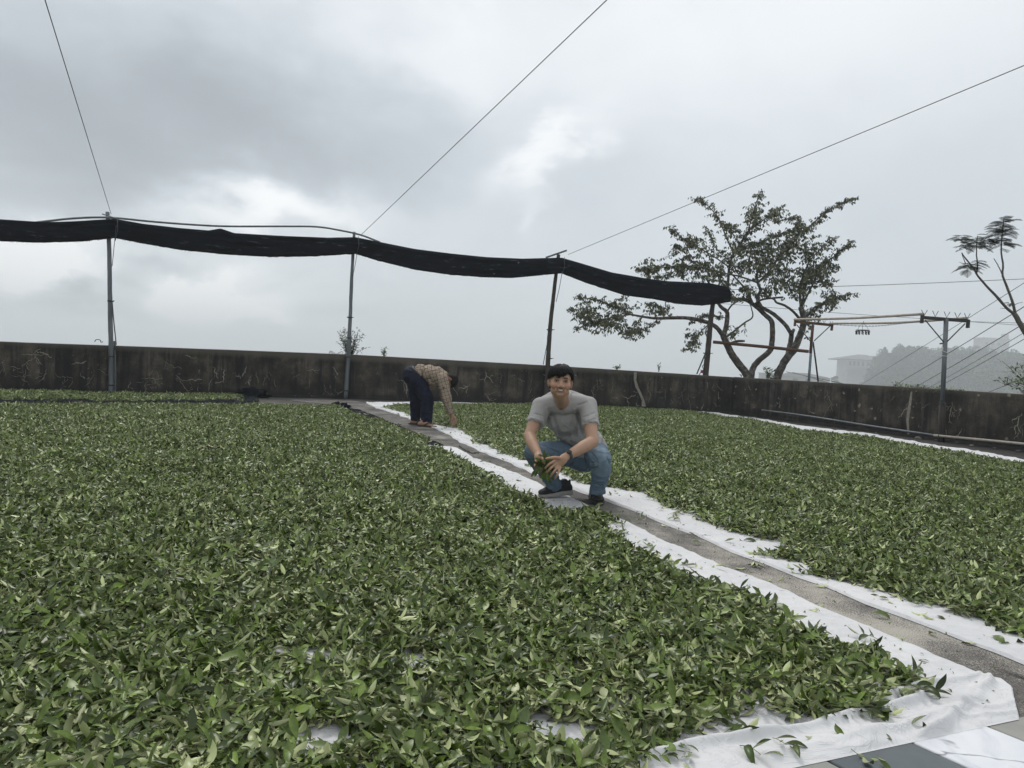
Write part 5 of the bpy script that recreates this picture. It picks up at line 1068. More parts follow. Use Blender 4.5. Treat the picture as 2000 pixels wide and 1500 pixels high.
def face_parts(P, R3, s, root, hairmat, smile=True):
    fwd = R3 @ Vector((0, -1, 0)); up = R3 @ Vector((0, 0, 1)); rt = R3 @ Vector((1, 0, 0))
    for sd in (-1, 1):
        bm = bmesh.new(); res = bmesh.ops.create_uvsphere(bm, u_segments=20, v_segments=14, radius=1)
        for v in bm.verts: v.co = P(sd*.031, -.0785, -.0025) + R3 @ Vector((v.co.x*.0135*s, v.co.y*.0065*s, v.co.z*.0042*s))
        me = bpy.data.meshes.new('eye'); bm.to_mesh(me); bm.free(); e = link('eye', me, M['eye_white'], root, True)
        bm = bmesh.new(); bmesh.ops.create_uvsphere(bm, u_segments=14, v_segments=10, radius=1)
        for v in bm.verts: v.co = P(sd*.031, -.0825, -.0022) + R3 @ Vector((v.co.x*.0058*s, v.co.y*.0034*s, v.co.z*.0042*s))
        me = bpy.data.meshes.new('iris'); bm.to_mesh(me); bm.free(); i_ = link('iris', me, M['iris'], None, True); i_.parent = e
        mb = MB(); mb.tube([P(sd*.0155, -.083, -.0035), P(sd*.023, -.0875, .0030), P(sd*.032, -.088, .0045), P(sd*.041, -.084, .0020), P(sd*.047, -.078, -.0035)], [.0008*s, .0022*s, .0026*s, .0024*s, .0009*s], 6); mb.build('eyelid', M['iris'], root, True)
        mb = MB(); mb.tube([P(sd*.017, -.082, -.0065), P(sd*.031, -.0845, -.0088), P(sd*.045, -.078, -.0055)], [.0008*s, .0016*s, .0008*s], 6); mb.build('lower_eyelid', M['lip'], root, True)
        mb = MB(); mb.tube([P(sd*.013, -.0885, .0165), P(sd*.024, -.0905, .0215), P(sd*.037, -.0865, .0235), P(sd*.050, -.075, .018)], [.0018*s, .0028*s, .0025*s, .0008*s], 6); mb.build('eyebrow', hairmat, root, True)
    # open smile: dark corners, upper teeth, lips
    def arc(y, z0, z1, w, n=9): return [P(w*(2*i/(n-1)-1), y+.012*(2*i/(n-1)-1)**2, z0+(z1-z0)*(2*i/(n-1)-1)**2) for i in range(n)]
    mb = MB(); up_ = arc(-.0955, -.0600, -.0525, .030); lo = arc(-.0945, -.0735, -.0540, .0295); mb.add(up_+lo, [(i, i+1, 9+i+1, 9+i) for i in range(8)]); mb.build('mouth', M['mouth'], root)
    mb = MB(); a = arc(-.0968, -.0600, -.0545, .0265); b = arc(-.0962, -.0680, -.0590, .0245); mb.add(a+b, [(i, i+1, 9+i+1, 9+i) for i in range(8)]); mb.build('teeth', M['tooth'], root)
    n = 9; taper = [.0006, .0014, .0019, .0021, .0020, .0021, .0019, .0014, .0006]
    mb = MB(); mb.tube(arc(-.0965, -.0582, -.0505, .0325), [t*s for t in taper], 7); mb.tube(arc(-.0950, -.0750, -.0530, .0310), [t*s*1.25 for t in taper], 7); mb.build('lips', M['lip'], root, True)
    mb = MB()
    for sd in (-1, 1): mb.tube([P(sd*.0070, -.106, -.0475), P(sd*.011, -.103, -.0475)], .0010*s, 6)
    mb.build('nostrils', M['mouth'], root, True)
def hair_cap(P, R3, s, root, mat, line, rad=(.0815, .0985, .0885), cz=.036, nl=950, seed=1, lift=.004, part=.35):
    """line(az): hairline height; az 0 = front, +-pi = back"""
    r = random.Random(seed); na, nb = 72, 30; vs = []; fs = []
    def S(az, t, k=1.0):                     # t 0 crown .. 1 hairline
        zl = line(az); top = cz+rad[2]; ze = top+(zl-top)*t; q = min(max((ze-cz)/rad[2], -1), 1); th = math.acos(q); w = math.sin(th)
        if q < 0: w = 1-.28*(1-w)
        x, y = math.sin(az)*rad[0]*w*k, -math.cos(az)*rad[1]*w*k+.006; return P(x, y, cz+(ze-cz)*k)
    for j in range(nb+1):
        for i in range(na):
            az = 2*math.pi*i/na-math.pi; t = (j/nb)**.75; vs.append(S(az, t, 1+.025*noise.noise(Vector((math.sin(az)*4, math.cos(az)*4, t*5+seed)))))
    for j in range(nb):
        for i in range(na): fs.append((j*na+i, (j+1)*na+i, (j+1)*na+(i+1) % na, j*na+(i+1) % na))
    base = len(vs)                            # tuck the rim inwards
    for i in range(na): az = 2*math.pi*i/na-math.pi; vs.append(S(az, 1.0, .86))
    for i in range(na): fs.append((nb*na+i, base+i, base+(i+1) % na, nb*na+(i+1) % na))
    mb = MB(); mb.add(vs, fs)
    for q in range(nl):
        az = r.uniform(-math.pi, math.pi); sw = (r.gauss(0, .12) + (-.30 if abs(az) < 1.2 else 0)*part); t0 = r.uniform(.02, .55); t1 = min(1.10, t0+r.uniform(.3, .7)) if r.random() < .45 else r.uniform(.94, 1.09)
        k0 = 1+lift/.09*r.uniform(.2, 1.2); pts = [S(az+sw*(u-.5), t0+(t1-t0)*u, k0+.02*math.sin(u*3)) for u in (0, .25, .5, .75, 1)]; w = r.uniform(.0016, .0034)*s
        mb.tube(pts, [w*.5, w, w, w*.8, w*.15], 4, False)
    mb.build('hair', mat, root, True)
def finger(pts, r0, r1): return [('c', pts[i], pts[i+1], r0+(r1-r0)*i/(len(pts)-1), r0+(r1-r0)*(i+1)/(len(pts)-1)) for i in range(len(pts)-1)]
def shoe(root, toe, heel, lift, name='shoe', swoosh=1, sole_mat='sole', front=False):
    toe, heel = Vector(toe), Vector(heel); fx = (toe-heel); L = fx.length; fx.normalize(); up = Vector((0, 0, 1)); up = (up-fx*fx.dot(up)).normalized(); sy = up.cross(fx)
    def T(x, y, z): return heel+fx*x*L+sy*y+up*z
    Rm = Matrix((fx, sy, up)).transposed()
    up_ = blob([('e', T(.80, .003, .038), (.052, .044, .026), Rm), ('e', T(.62, .002, .046), (.07, .043, .036), Rm), ('e', T(.40, 0, .062), (.07, .038, .050), Rm), ('e', T(.17, 0, .052), (.050, .035, .045), Rm), ('c', T(.22, 0, .06), T(.22, 0, .088), .037, .036), ('c', T(.085, 0, .07), T(.05, 0, .108), .016, .008)], .0045, 5, name)
    e = link(name, up_, M['shoe'], root, True)
    mb = MB(); prof = [(0, .020), (.04, .031), (.15, .036), (.35, .034), (.5, .038), (.68, .047), (.82, .048), (.93, .038), (.99, .018), (1.0, .006)]; ring = [(x, w) for x, w in prof]+[(x, -w) for x, w in reversed(prof)]; n = len(ring)
    rock = lambda x: .020*max(0, x-.75)**2*16*.25
    lo = [T(x, w*.94, .001+rock(x)) for x, w in ring]; mi = [T(x, w*1.06, .012+rock(x)) for x, w in ring]; hi = [T(x, w*1.0, (.036 if x < .3 else .036-.016*(x-.3)/.7)+rock(x)) for x, w in ring]
    mb.add(lo+mi+hi, [(i, (i+1) % n, n+(i+1) % n, n+i) for i in range(n)]+[(n+i, n+(i+1) % n, 2*n+(i+1) % n, 2*n+i) for i in range(n)]+[tuple(reversed(range(n))), tuple(2*n+i for i in range(n))])
    o = mb.build('sole', M[sole_mat], None, False); o.parent = e
    lc = MB()
    for k in range(5): x = .42+.06*k; z = .094-.0085*k; lc.tube([T(x, -.024, z-.006), T(x+.01, 0, z+.003), T(x, .024, z-.006)], .0028, 5)
    o = lc.build('laces', M['silver'] if front else M['black_rubber'], None, True); o.parent = e
    if swoosh:
        sd = -1 if swoosh < 0 else 1; k = [(.32, .046, .060), (.40, .038, .052), (.50, .040, .052), (.62, .052, .058), (.74, .066, .0)]
        top = [(.70, .078), (.60, .062), (.50, .053), (.42, .052), (.36, .062)]; bot = [(.70, .079), (.60, .055), (.50, .043), (.40, .039), (.34, .052)]
        yy = lambda x: sd*(.047 if x > .55 else .041); mb = MB(); m = 5; mb.add([T(1-x, yy(1-x)+sd*.003, z) for x, z in top]+[T(1-x, yy(1-x)+sd*.003, z) for x, z in bot], [(i, i+1, m+i+1, m+i) for i in range(m-1)]); o = mb.build('check_mark', M['silver'], None); o.parent = e
    return e

def crouching_man():
    root = empty('person', (float(D(1120, 980, 5.45).x), 5.45, 0), 'crouching man in grey short-sleeved shirt and jeans smiling with leaves in his hands', 'person')
    J = D
    SL, SR = J(1055, 792, 5.27), J(1150, 790, 5.27); EL, ER = J(1034, 851, 5.13), J(1157, 863, 5.05); WLr, WRr = J(1051, 887, 4.95), J(1107, 891, 4.88)
    H = J(1094.5, 746, 5.00); R3 = Matrix.Rotation(math.radians(2.5), 3, 'Y') @ Matrix.Rotation(math.radians(-6), 3, 'X'); s = .985
    hp, P = head_prims(H, R3, s)
    nb = J(1099, 790, 5.27); body = hp + [('c', P(0, .018, -.05), nb, .058*s, .050), ('c', P(0, -.01, -.075), J(1096.5, 792, 5.235), .046, .036), ('c', nb, J(1101, 812, 5.35), .055, .06), ('c', SL, SR, .038, .038), ('e', J(1103, 820, 5.40), (.10, .07, .09)), ('e', J(1126, 850, 5.48), (.12, .09, .12)), ('e', J(1140, 890, 5.60), (.13, .10, .08)),
        ('c', SL, J(1045, 822, 5.20), .047, .045), ('c', J(1045, 822, 5.20), EL, .045, .040), ('c', EL, J(1040, 867, 5.05), .041, .041), ('c', J(1040, 867, 5.05), WLr, .040, .0265),
        ('c', SR, J(1153, 828, 5.16), .043, .047), ('c', J(1153, 828, 5.16), ER, .047, .043), ('c', ER, J(1139, 873, 4.98), .043, .043), ('c', J(1139, 873, 4.98), WRr, .042, .028),
        ('c', J(1160, 887, 5.56), J(1172, 895, 5.14), .06, .045), ('c', J(1172, 895, 5.14), J(1167, 960, 5.30), .045, .033), ('c', J(1122, 888, 5.56), J(1045, 885, 5.20), .06, .042), ('c', J(1045, 885, 5.20), J(1062, 913, 5.34), .042, .036), ('c', J(1062, 913, 5.34), J(1086, 950, 5.49), .036, .032)]
    # viewer-left hand cupped round the bunch
    p0 = J(1052, 894, 4.92); body += [('c', WLr, p0, .026, .030), ('e', J(1053, 898, 4.92), (.028, .022, .034)), ('e', J(1049, 903, 4.92), (.022, .022, .030))]
    body += finger([J(1057, 893, 4.90), J(1061, 897, 4.88), J(1062, 905, 4.87), J(1061, 909, 4.87)], .0105, .0085)
    for i, (x0, y0, x1, y1, x2, y2, x3, y3) in enumerate([(1047, 901, 1045, 910, 1050, 917, 1058, 916), (1049, 905, 1049, 914, 1055, 920, 1062, 919), (1051, 908, 1053, 916, 1059, 922, 1066, 920), (1053, 908, 1057, 915, 1062, 920, 1067, 921)]):
        yy = 4.90+i*.022-.02; body += finger([J(x0, y0, yy+.01), J(x1, y1, yy-.01), J(x2, y2, yy-.012), J(x3, y3, yy+.01)], .0100-.0005*i, .0078-.0004*i)
    # viewer-right hand, back of the hand to the camera
    body += [('c', WRr, J(1100, 896, 4.86), .028, .030), ('e', J(1093, 903, 4.85), (.036, .018, .033)), ('e', J(1090, 906, 4.85), (.026, .016, .028)), ('e', J(1098, 900, 4.85), (.030, .020, .030))]
    body += finger([J(1094, 895, 4.84), J(1085, 893.5, 4.82), J(1076, 894.5, 4.81), J(1067, 896, 4.81)], .0125, .0088)
    for i, (a, b, c) in enumerate([((1085, 899), (1075, 905), (1065, 914)), ((1086, 905), (1076, 914), (1068, 923)), ((1089, 911), (1082, 921), (1075, 931)), ((1094, 914), (1090, 925), (1084, 935))]):
        body += finger([J(*a, 4.83), J(*b, 4.79), J((b[0]+c[0])/2, (b[1]+c[1])/2, 4.79), J(*c, 4.81)], .0092, .0068)
    me = blob(body, .0046, 3, 'body'); fl = carve_face(me, P, s); C = get_co(me)
    for q in (J(1060, 915, 4.87), J(1074, 922, 4.83), J(1067, 896, 4.81)): fl += .5*np.exp(-(np.linalg.norm(C-np.array(q), axis=1)/.04)**2)
    add_flush(me, fl); link('body', me, M['skin'], root, True)
    face_parts(P, R3, s, root, M['hair'])
    def line(az):
        a = az; front = .030+.004*math.sin(a*9) if a < .1 else .030+.024*min(1, (a-.1)/.4)
        side = .024; back = -.075; w = abs(a)
        if w < .75: return front
        if w < 1.25: u = (w-.75)/.5; return front*(1-u)+side*u
        if w < 1.9: return side-.008*(1 if w < 1.6 else 0)
        u = min(1, (w-1.9)/.6); return side*(1-u)+back*u
    hair_cap(P, R3, s, root, M['hair'], line, seed=3, rad=(.0845, .1005, .0905), cz=.033)
    # shirt
    sh = [('c', SL, SR, .060, .060), ('c', SL+Vector((.01, 0, .002)), J(1085, 783, 5.27), .058, .050), ('c', SR+Vector((-.01, 0, .002)), J(1112, 782, 5.27), .058, .050), ('e', J(1102, 815, 5.37), (.148, .118, .125)), ('e', J(1124, 843, 5.46), (.155, .115, .115)), ('e', J(1139, 869, 5.55), (.165, .125, .085)), ('f', J(1136, 862, 5.53), J(1143, 882, 5.58), .15, .168),
          ('f', SL+Vector((.01, .01, .0)), J(1045.5, 828, 5.19), .068, .0595), ('f', SR+Vector((-.01, .01, 0)), J(1154, 833, 5.145), .069, .0625), ('e', J(1100, 795, 5.28), (.10, .075, .055)), ('c', SR+Vector((-.01, .02, 0)), J(1113, 771, 5.33), .055, .036), ('c', SL+Vector((.01, .02, 0)), J(1082, 772, 5.33), .055, .036), ('e', J(1098, 782, 5.38), (.10, .07, .07))]
    me = blob(sh, .0065, 5, 'shirt')
    def m_low(P_): q = proj(P_); return np.clip((q[:, 1]-795)/35, .15, 1)
    creases(me, .0075, 8, (1.3, 1, .55), 2, m_low); creases(me, .005, 15, (1, 1, .8), 7, m_low)
    # pulled folds running from each armpit down to the waist
    C = get_co(me); nn = get_no(me); q = proj(C); d = np.zeros(len(C))
    for (a, b, w, h) in [((1126, 803), (1137, 850), 3.0, -.006), ((1121, 800), (1130, 850), 2.4, .005), ((1074, 800), (1100, 868), 3.0, -.005), ((1067, 798), (1090, 858), 1.8, .006), ((1110, 825), (1118, 860), 2.2, .005), ((1143, 848), (1170, 870), 2, -.008), ((1150, 858), (1178, 872), 1.8, .006), ((1060, 812), (1046, 808), 1.5, -.005), ((1138, 815), (1162, 806), 1.5, -.005), ((1128, 792), (1146, 785), 1.6, -.006), ((1140, 826), (1163, 818), 1.4, -.005), ((1037, 816), (1060, 822), 1.4, .004)]:
        d += 1.5*h*np.exp(-(seg_dist(q, [a, b])/w)**2)*(C[:, 1] < 5.45)
    set_co(me, C+nn*d[:, None])
    from mathutils.bvhtree import BVHTree
    bv0 = BVHTree.FromPolygons([v.co.copy() for v in me.vertices], [tuple(p.vertices) for p in me.polygons])
    def hit0(px, py, off=.003):
        d = Vector(ray(px, py)).normalized(); h = bv0.ray_cast(Vector((0, 0, CAM_Z)), d); return (h[0]-d*off) if h[0] else J(px, py, 5.2)
    tri = [(1080, 768), (1114, 766), (1110, 782), (1097, 801), (1084, 784)]
    cut(me, lambda P_: inside(proj(P_), tri) & (P_[:, 1] < 5.30))
    cut(me, lambda P_: (np.linalg.norm(P_-np.array(P(0, .01, -.10)), axis=1) < .040))
    so = link('shirt', me, M['shirt'], root, True)
    def band(pxs, Y0, w, name, off=.0):
        vs = []; m = len(pxs); mb = MB()
        for i, (x, y, Y) in enumerate(pxs): c = J(x, y, Y); vs.append(c)
        mb.tube(vs, w, 8, True, 0); return mb.build(name, M['shirt'], None, True)
    # placket follows the shirt front
    mb = MB(); L1, R1 = [], []; dgm = so.data
    from mathutils.bvhtree import BVHTree
    bv = BVHTree.FromPolygons([v.co for v in dgm.vertices], [p.vertices for p in dgm.polygons])
    def hit(px, py, off=.003):
        d = Vector(ray(px, py)).normalized(); h = bv.ray_cast(Vector((0, 0, CAM_Z)), d); return (h[0]-d*off) if h[0] else J(px, py, 5.2)
    bm = bmesh.new(); bm.from_mesh(so.data); nxt = {}
    for ed in bm.edges:
        if len(ed.link_faces) == 1:
            i1, i2 = ed.verts[0].index, ed.verts[1].index; nxt.setdefault(i1, []).append(i2); nxt.setdefault(i2, []).append(i1)
    seen = set(); loops = []
    for st in nxt:
        if st in seen: continue
        lp = [st]; seen.add(st)
        while True:
            c_ = [q for q in nxt[lp[-1]] if q not in seen]
            if not c_: break
            lp.append(c_[0]); seen.add(c_[0])
        loops.append(lp)
    bm.verts.ensure_lookup_table(); lp = max(loops, key=len); Q = np.array([bm.verts[i].co[:] for i in lp]); bm.free()
    for _ in range(12): Q = (Q+np.roll(Q, 1, 0)+np.roll(Q, -1, 0))/3
    Q = Q[::max(1, len(Q)//60)]; ctr = Q.mean(0); Q = ctr+(Q-ctr)*.985+np.array([0, -.001, .004]); Q = np.vstack([Q, Q[:1]])
    cb = MB(); cb.tube([tuple(q) for q in Q], .0085, 10, False); o = cb.build('collar', M['shirt'], None, True); o.parent = so
    for i in range(14): y = 801+33*i/13; x = 1097+2.6*i/13; L1.append(hit(x-3.2, y)); R1.append(hit(x+3.2, y))
    k = 14; mb.add(L1+R1+[v+Vector((0, .006, 0)) for v in L1]+[v+Vector((0, .006, 0)) for v in R1], [(i, i+1, k+i+1, k+i) for i in range(k-1)]+[(2*k+i, 2*k+i+1, i+1, i) for i in range(k-1)]+[(k+i, k+i+1, 3*k+i+1, 3*k+i) for i in range(k-1)]+[(k-1, 2*k-1, 4*k-1, 3*k-1)]); pk = mb.build('placket', M['shirt'], None); pk.parent = so
    for (x, y) in ((1097.8, 808), (1098.6, 818), (1099.4, 828)): c = hit(x, y, .006); mb = MB(); mb.tube([c, c+Vector((0, -.003, 0))], .0052, 10); b = mb.build('button', M['button'], None); b.parent = so
    for (a, b) in (((1033.5, 823), (1059.5, 829)), ((1139.5, 831), (1168.5, 832))):     # stitched sleeve hems
        pts = [hit(a[0]+(b[0]-a[0])*t, a[1]+(b[1]-a[1])*t-3.6, .0012) for t in np.linspace(.06, .94, 9)]; mb = MB(); mb.tube(pts, .0022, 4); o = mb.build('hem_seam', M['shirt'], None); o.parent = so
    # jeans
    jn = [('e', J(1140, 892, 5.62), (.172, .14, .105)), ('c', J(1162, 887, 5.56), J(1171.5, 894, 5.15), .098, .078), ('c', J(1122, 886, 5.56), J(1045, 884, 5.20), .098, .076), ('c', J(1171.5, 894, 5.15), J(1174, 920, 5.20), .079, .069), ('c', J(1174, 920, 5.20), J(1168, 950, 5.28), .068, .052), ('f', J(1168, 948, 5.28), J(1167, 963, 5.29), .052, .055),
          ('c', J(1045, 884, 5.20), J(1061, 912, 5.33), .077, .069), ('c', J(1061, 912, 5.33), J(1079, 938, 5.46), .067, .056), ('f', J(1078, 936, 5.455), J(1084, 951, 5.50), .056, .062), ('e', J(1142, 900, 5.52), (.13, .12, .075))]
    me = blob(jn, .0065, 5, 'jeans')
    creases(me, .006, 9, (1, 1, 1.9), 5); C = get_co(me); nn = get_no(me); q = proj(C); d = np.zeros(len(C))
    for (a, b, w, h) in [((1143, 888), (1158, 915), 1.8, -.013), ((1148, 884), (1163, 908), 1.5, .008), ((1154, 884), (1166, 898), 1.3, -.008), ((1186, 895), (1194, 912), 1.8, -.010), ((1150, 918), (1166, 912), 1.6, -.010), ((1152, 905), (1166, 903), 1.4, -.009), ((1055, 866), (1090, 884), 2.0, -.010), ((1050, 872), (1085, 893), 1.6, .006), ((1157, 945), (1178, 950), 1.4, -.007), ((1156, 938), (1180, 940), 1.3, .006), ((1064, 940), (1092, 936), 1.5, -.006), ((1030, 900), (1060, 896), 1.8, -.005), ((1160, 955), (1176, 957), 1.2, .005), ((1060, 925), (1090, 922), 1.6, -.005)]:
        d += h*np.exp(-(seg_dist(q, [a, b])/w)**2)*(nn[:, 1] < .3)
    set_co(me, C+nn*d[:, None]); C = get_co(me)
    w = np.zeros(len(C))
    for c, r, a in [(J(1172, 880, 5.10), .085, .75), (J(1042, 868, 5.18), .07, .45), (J(1174, 915, 5.12), .06, .35), (J(1100, 875, 5.42), .08, .25)]: w += a*np.exp(-(np.linalg.norm(C-np.array(c), axis=1)/r)**2)
    w *= .75+.6*nfield(C, 30, 2)
    at = me.attributes.new('wear', 'FLOAT', 'POINT'); at.data.foreach_set('value', np.clip(w, 0, 1).astype(np.float32)); jo = link('jeans', me, M['denim'], root, True)
    for c, c2, r in ((J(1168, 957, 5.284), J(1167.5, 959.5, 5.287), .0562), (J(1082, 946, 5.485), J(1083, 948.5, 5.492), .0622)): mb = MB(); mb.tube([c, c2], r, 24, False); o = mb.build('hem', M['denim'], None, True); o.parent = jo
    # shoes
    t = G(1051, 975); shoe(root, (t.x, t.y, .012), (t.x+.255, t.y+.055, .040), 0, swoosh=-1)
    t = G(1171, 990); shoe(root, (t.x-.002, t.y+.01, .008), (t.x-.022, t.y+.285, .010), 0, swoosh=-1, sole_mat='sole_dark', front=True)
    # wristwatch
    ax = (WRr-J(1139, 873, 4.98)).normalized(); c = WRr-ax*.012; mb = MB(); n = 20; u = ax.orthogonal().normalized(); v = ax.cross(u); r0 = .0325
    for k in range(2): pass
    mb.tube([c-ax*.012, c+ax*.012], r0, 22, False); mb.tube([c-ax*.012, c+ax*.012], r0-.003, 22, False); wt = mb.build('wristwatch', M['strap'], root, True)
    fc = c+Vector((-.0, -.0, 0)); nrm = (Vector((0, 0, 1))*.75+Vector((0, -1, 0))*.65+Vector((.1, 0, 0))); nrm = (nrm-ax*nrm.dot(ax)).normalized(); fc = c+nrm*r0
    mb = MB(); mb.tube([fc-nrm*.003, fc+nrm*.006], .017, 18); f = mb.build('dial', M['black_rubber'], None, True); f.parent = wt
    # dark strip low inside the V
    mb = MB(); mb.tube([J(1090, 790, 5.195), J(1096, 799, 5.185), J(1102, 792, 5.19)], .006, 6); mb.build('neck_strip', M['black_rubber'], root, True)
crouching_man()
def held_bunch():
    c = D(1062, 908, 4.90); o_pts = MB(); r = random.Random(21)
    for q in range(70):
        b = c+Vector((r.gauss(0, .022), r.gauss(0, .018), r.gauss(0, .022))); a = r.uniform(0, 6.283); dn = r.random() < .6
        d = Vector((math.cos(a)*.6, math.sin(a)*.5-.2, -r.uniform(.3, 1.3) if dn else r.uniform(-.2, .9))); L = r.uniform(.05, .095)
        leaf_geo(o_pts, b, d, Vector((r.gauss(0, .6), -1, r.gauss(.3, .5))), L, L*r.uniform(.24, .36), r.uniform(-.2, .9), .35, r.uniform(-.5, .5), 6)
    for (x0, y0, x1, y1) in [(1064, 900, 1063, 880), (1066, 902, 1073, 886), (1063, 915, 1048, 913), (1066, 922, 1060, 940), (1068, 922, 1071, 941), (1064, 924, 1055, 934), (1070, 905, 1079, 890)]:
        p, q = D(x0, y0, 4.83), D(x1, y1, 4.83); L = (q-p).length*1.1; leaf_geo(o_pts, p, q-p, (0, -1, .2), L, .022, .25, .3, .2, 6)
        o_pts.tube([p-(q-p)*.3, p], .0016, 4, False, 1)
    o = o_pts.build('tea_leaf_bunch', [M['tea'], M['tea_stem']], None, True); tag(o, 'bunch of fresh tea shoots held in both hands by the crouching man', 'leaf bunch')
held_bunch()

def bending_man():
    Y0 = 10.9; J = lambda x, y, d=0: D(x, y, Y0+d)
    root = empty('person', (float(J(826, 832).x), Y0, 0), 'man in beige plaid shirt and navy trousers bending over to reach the leaves', 'person')
    cr = Vector((.90, .05, -.36)).normalized(); fw = Vector((-.36, -.10, -.92)); fw = (fw-cr*fw.dot(cr)).normalized(); rt = (-fw).cross(cr).normalized()
    R3 = Matrix((rt, -fw, cr)).transposed(); s = .97; H = J(879.5, 743, -.02)
    if R3.determinant() < 0: R3 = Matrix((-rt, -fw, cr)).transposed()
    hp, P = head_prims(H, R3, s)
    ha = [(889, 806), (885, 820)]
    body = hp+[('c', P(0, .02, -.05), J(864, 735, -.01), .052, .06), ('e', J(845, 733), (.16, .14, .09)), ('e', J(815, 730), (.12, .13, .10)), ('c', J(814, 740, -.09), J(836, 780, -.10), .07, .05), ('c', J(836, 780, -.10), J(830, 825, -.09), .05, .034), ('c', J(811, 740, .09), J(812, 780, .10), .07, .05), ('c', J(812, 780, .10), J(808, 822, .11), .05, .034),
        ('c', J(865, 742, -.16), J(873, 782, -.17), .04, .036), ('c', J(873, 782, -.17), J(883, 808, -.17), .035, .026), ('c', J(863, 742, .16), J(871, 781, .17), .04, .036), ('c', J(871, 781, .17), J(882, 807, .17), .035, .026)]
    for d, sh in ((-.17, 0), (.17, -2)):
        body += [('c', J(883+sh, 808, d), J(886+sh, 817, d), .026, .030), ('e', J(887+sh, 820, d), (.032, .022, .034))]
        body += finger([J(885+sh, 816, d-.02), J(881.5+sh, 822, d-.03), J(882.5+sh, 828, d-.03)], .012, .009)
        for i in range(4): x = 884.5+sh+i*2.0; body += finger([J(x, 822, d-.01), J(x+1.3, 828-i*.4, d-.012), J(x+.2, 832-i*.6, d-.015), J(x-1.6, 834-i*.7, d-.018)], .0105, .008)
    # bare feet
    for (hx, tx, yb, d) in ((820, 849, 831, -.14), (804, 831, 829, .10)):
        hz = Vector((J(hx, yb, d).x, Y0+d, .045)); tz = Vector((J(tx, yb, d).x, Y0+d-.05, .028)); body += [('c', hz, hz.lerp(tz, .5)+Vector((0, 0, .012)), .033, .034), ('c', hz.lerp(tz, .45), tz-Vector((.035, 0, 0)), .034, .026), ('c', hz+Vector((.03, 0, .02)), J(hx+13, 817, d), .034, .030)]
        for i in range(5): a = tz+Vector((-.045+.004*abs(i-1), (i-2)*.016, -.006)); body += [('c', a, a+Vector((.045-.008*abs(i-.5), 0, -.002)), .0125-.001*i, .0105-.001*i)]
    me = blob(body, .006, 3, 'body'); fl = carve_face(me, P, s); add_flush(me, fl); link('body', me, M['skin2'], root, True)
    face_parts(P, R3, s, root, M['hair2'])
    def line(az):
        w = abs(az)
        if w < .8: return .045
        if w < 1.3: u = (w-.8)/.5; return .045*(1-u)+.012*u
        if w < 1.8: return .010
        u = min(1, (w-1.8)/.5); return .01*(1-u)-.06*u
    hair_cap(P, R3, s, root, M['hair2'], line, nl=420, seed=8, lift=.002, rad=(.080, .0965, .087), cz=.034)
    # navy trousers
    tr = [('e', J(804, 733), (.13, .175, .142)), ('e', J(815, 736), (.10, .165, .13)), ('c', J(813, 741, -.085), J(834, 778, -.10), .120, .092), ('c', J(834, 778, -.10), J(834, 795, -.095), .090, .086), ('f', J(834, 792, -.095), J(833, 824, -.09), .086, .084), ('c', J(809, 741, .085), J(812, 780, .10), .118, .084), ('f', J(812, 778, .10), J(811.5, 821.5, .105), .082, .074)]
    me = blob(tr, .009, 4, 'trousers'); creases(me, .009, 5.5, (1, 1, 1.6), 3); creases(me, .005, 11, (.8, 1, 1.6), 13); link('trousers', me, M['navy'], root, True)
    mb = MB(); ring = []
    for k in range(25):
        a = 2*math.pi*k/24; c0 = J(817, 727.5); ax = Vector((.86, 0, -.12)).normalized(); u = Vector((0, 1, 0)); v = Vector((.10, 0, 1)).normalized(); ring.append(c0+u*math.cos(a)*.168+Vector((.42, 0, .90))*math.sin(a)*.137)
    # belt along the tilted waist
    b0, b1 = J(806, 716), J(829, 741); mid = (b0+b1)/2; ax = (b1-b0); hl = ax.length/2; ax.normalize(); ring = [mid+ax*math.sin(a)*(hl-.006)+Vector((0, 1, 0))*math.cos(a)*.166 for a in np.linspace(0, 2*math.pi, 33)]
    mb.tube(ring, .016, 8); mb.build('belt', M['black_rubber'], root, True)
    # plaid shirt
    m, N, L, b, c = fab('beige_plaid_cotton', (.27, .225, .175), (.33, .28, .225)); ob = N.new('ShaderNodeTexCoord').outputs['Object']; mp = N.new('ShaderNodeMapping'); mp.inputs['Rotation'].default_value = (0, .32, 0); L.new(ob, mp.inputs[0]); sp = N.new('ShaderNodeSeparateXYZ'); L.new(mp.outputs[0], sp.inputs[0])
    wob = nz(N, L, 6, 3, .5, ob)
    def lines(src, per, w, col, c, ph=0):
        a = N.new('ShaderNodeMath'); a.operation = 'MULTIPLY_ADD'; L.new(src, a.inputs[0]); a.inputs[1].default_value = 1/per; a.inputs[2].default_value = ph; a2 = N.new('ShaderNodeMath'); a2.operation = 'MULTIPLY_ADD'; L.new(wob, a2.inputs[0]); a2.inputs[1].default_value = .15; L.new(a.outputs[0], a2.inputs[2])
        f = N.new('ShaderNodeMath'); f.operation = 'FRACT'; L.new(a2.outputs[0], f.inputs[0]); r = ramp(N, L, f.outputs[0], [(0, 1.0), (w, 1.0), (w+.05, 0.0)]); return mixc(N, L, r, c, col, 'MULTIPLY')
    for src, per in ((sp.outputs['X'], .05), (sp.outputs['Z'], .05), (sp.outputs['Y'], .05)): c = lines(src, per, .11, (.46, .37, .35), c); c = lines(src, per, .05, (.82, .76, .7), c, .5)
    L.new(c, b.inputs['Base Color']); M['plaid'] = m
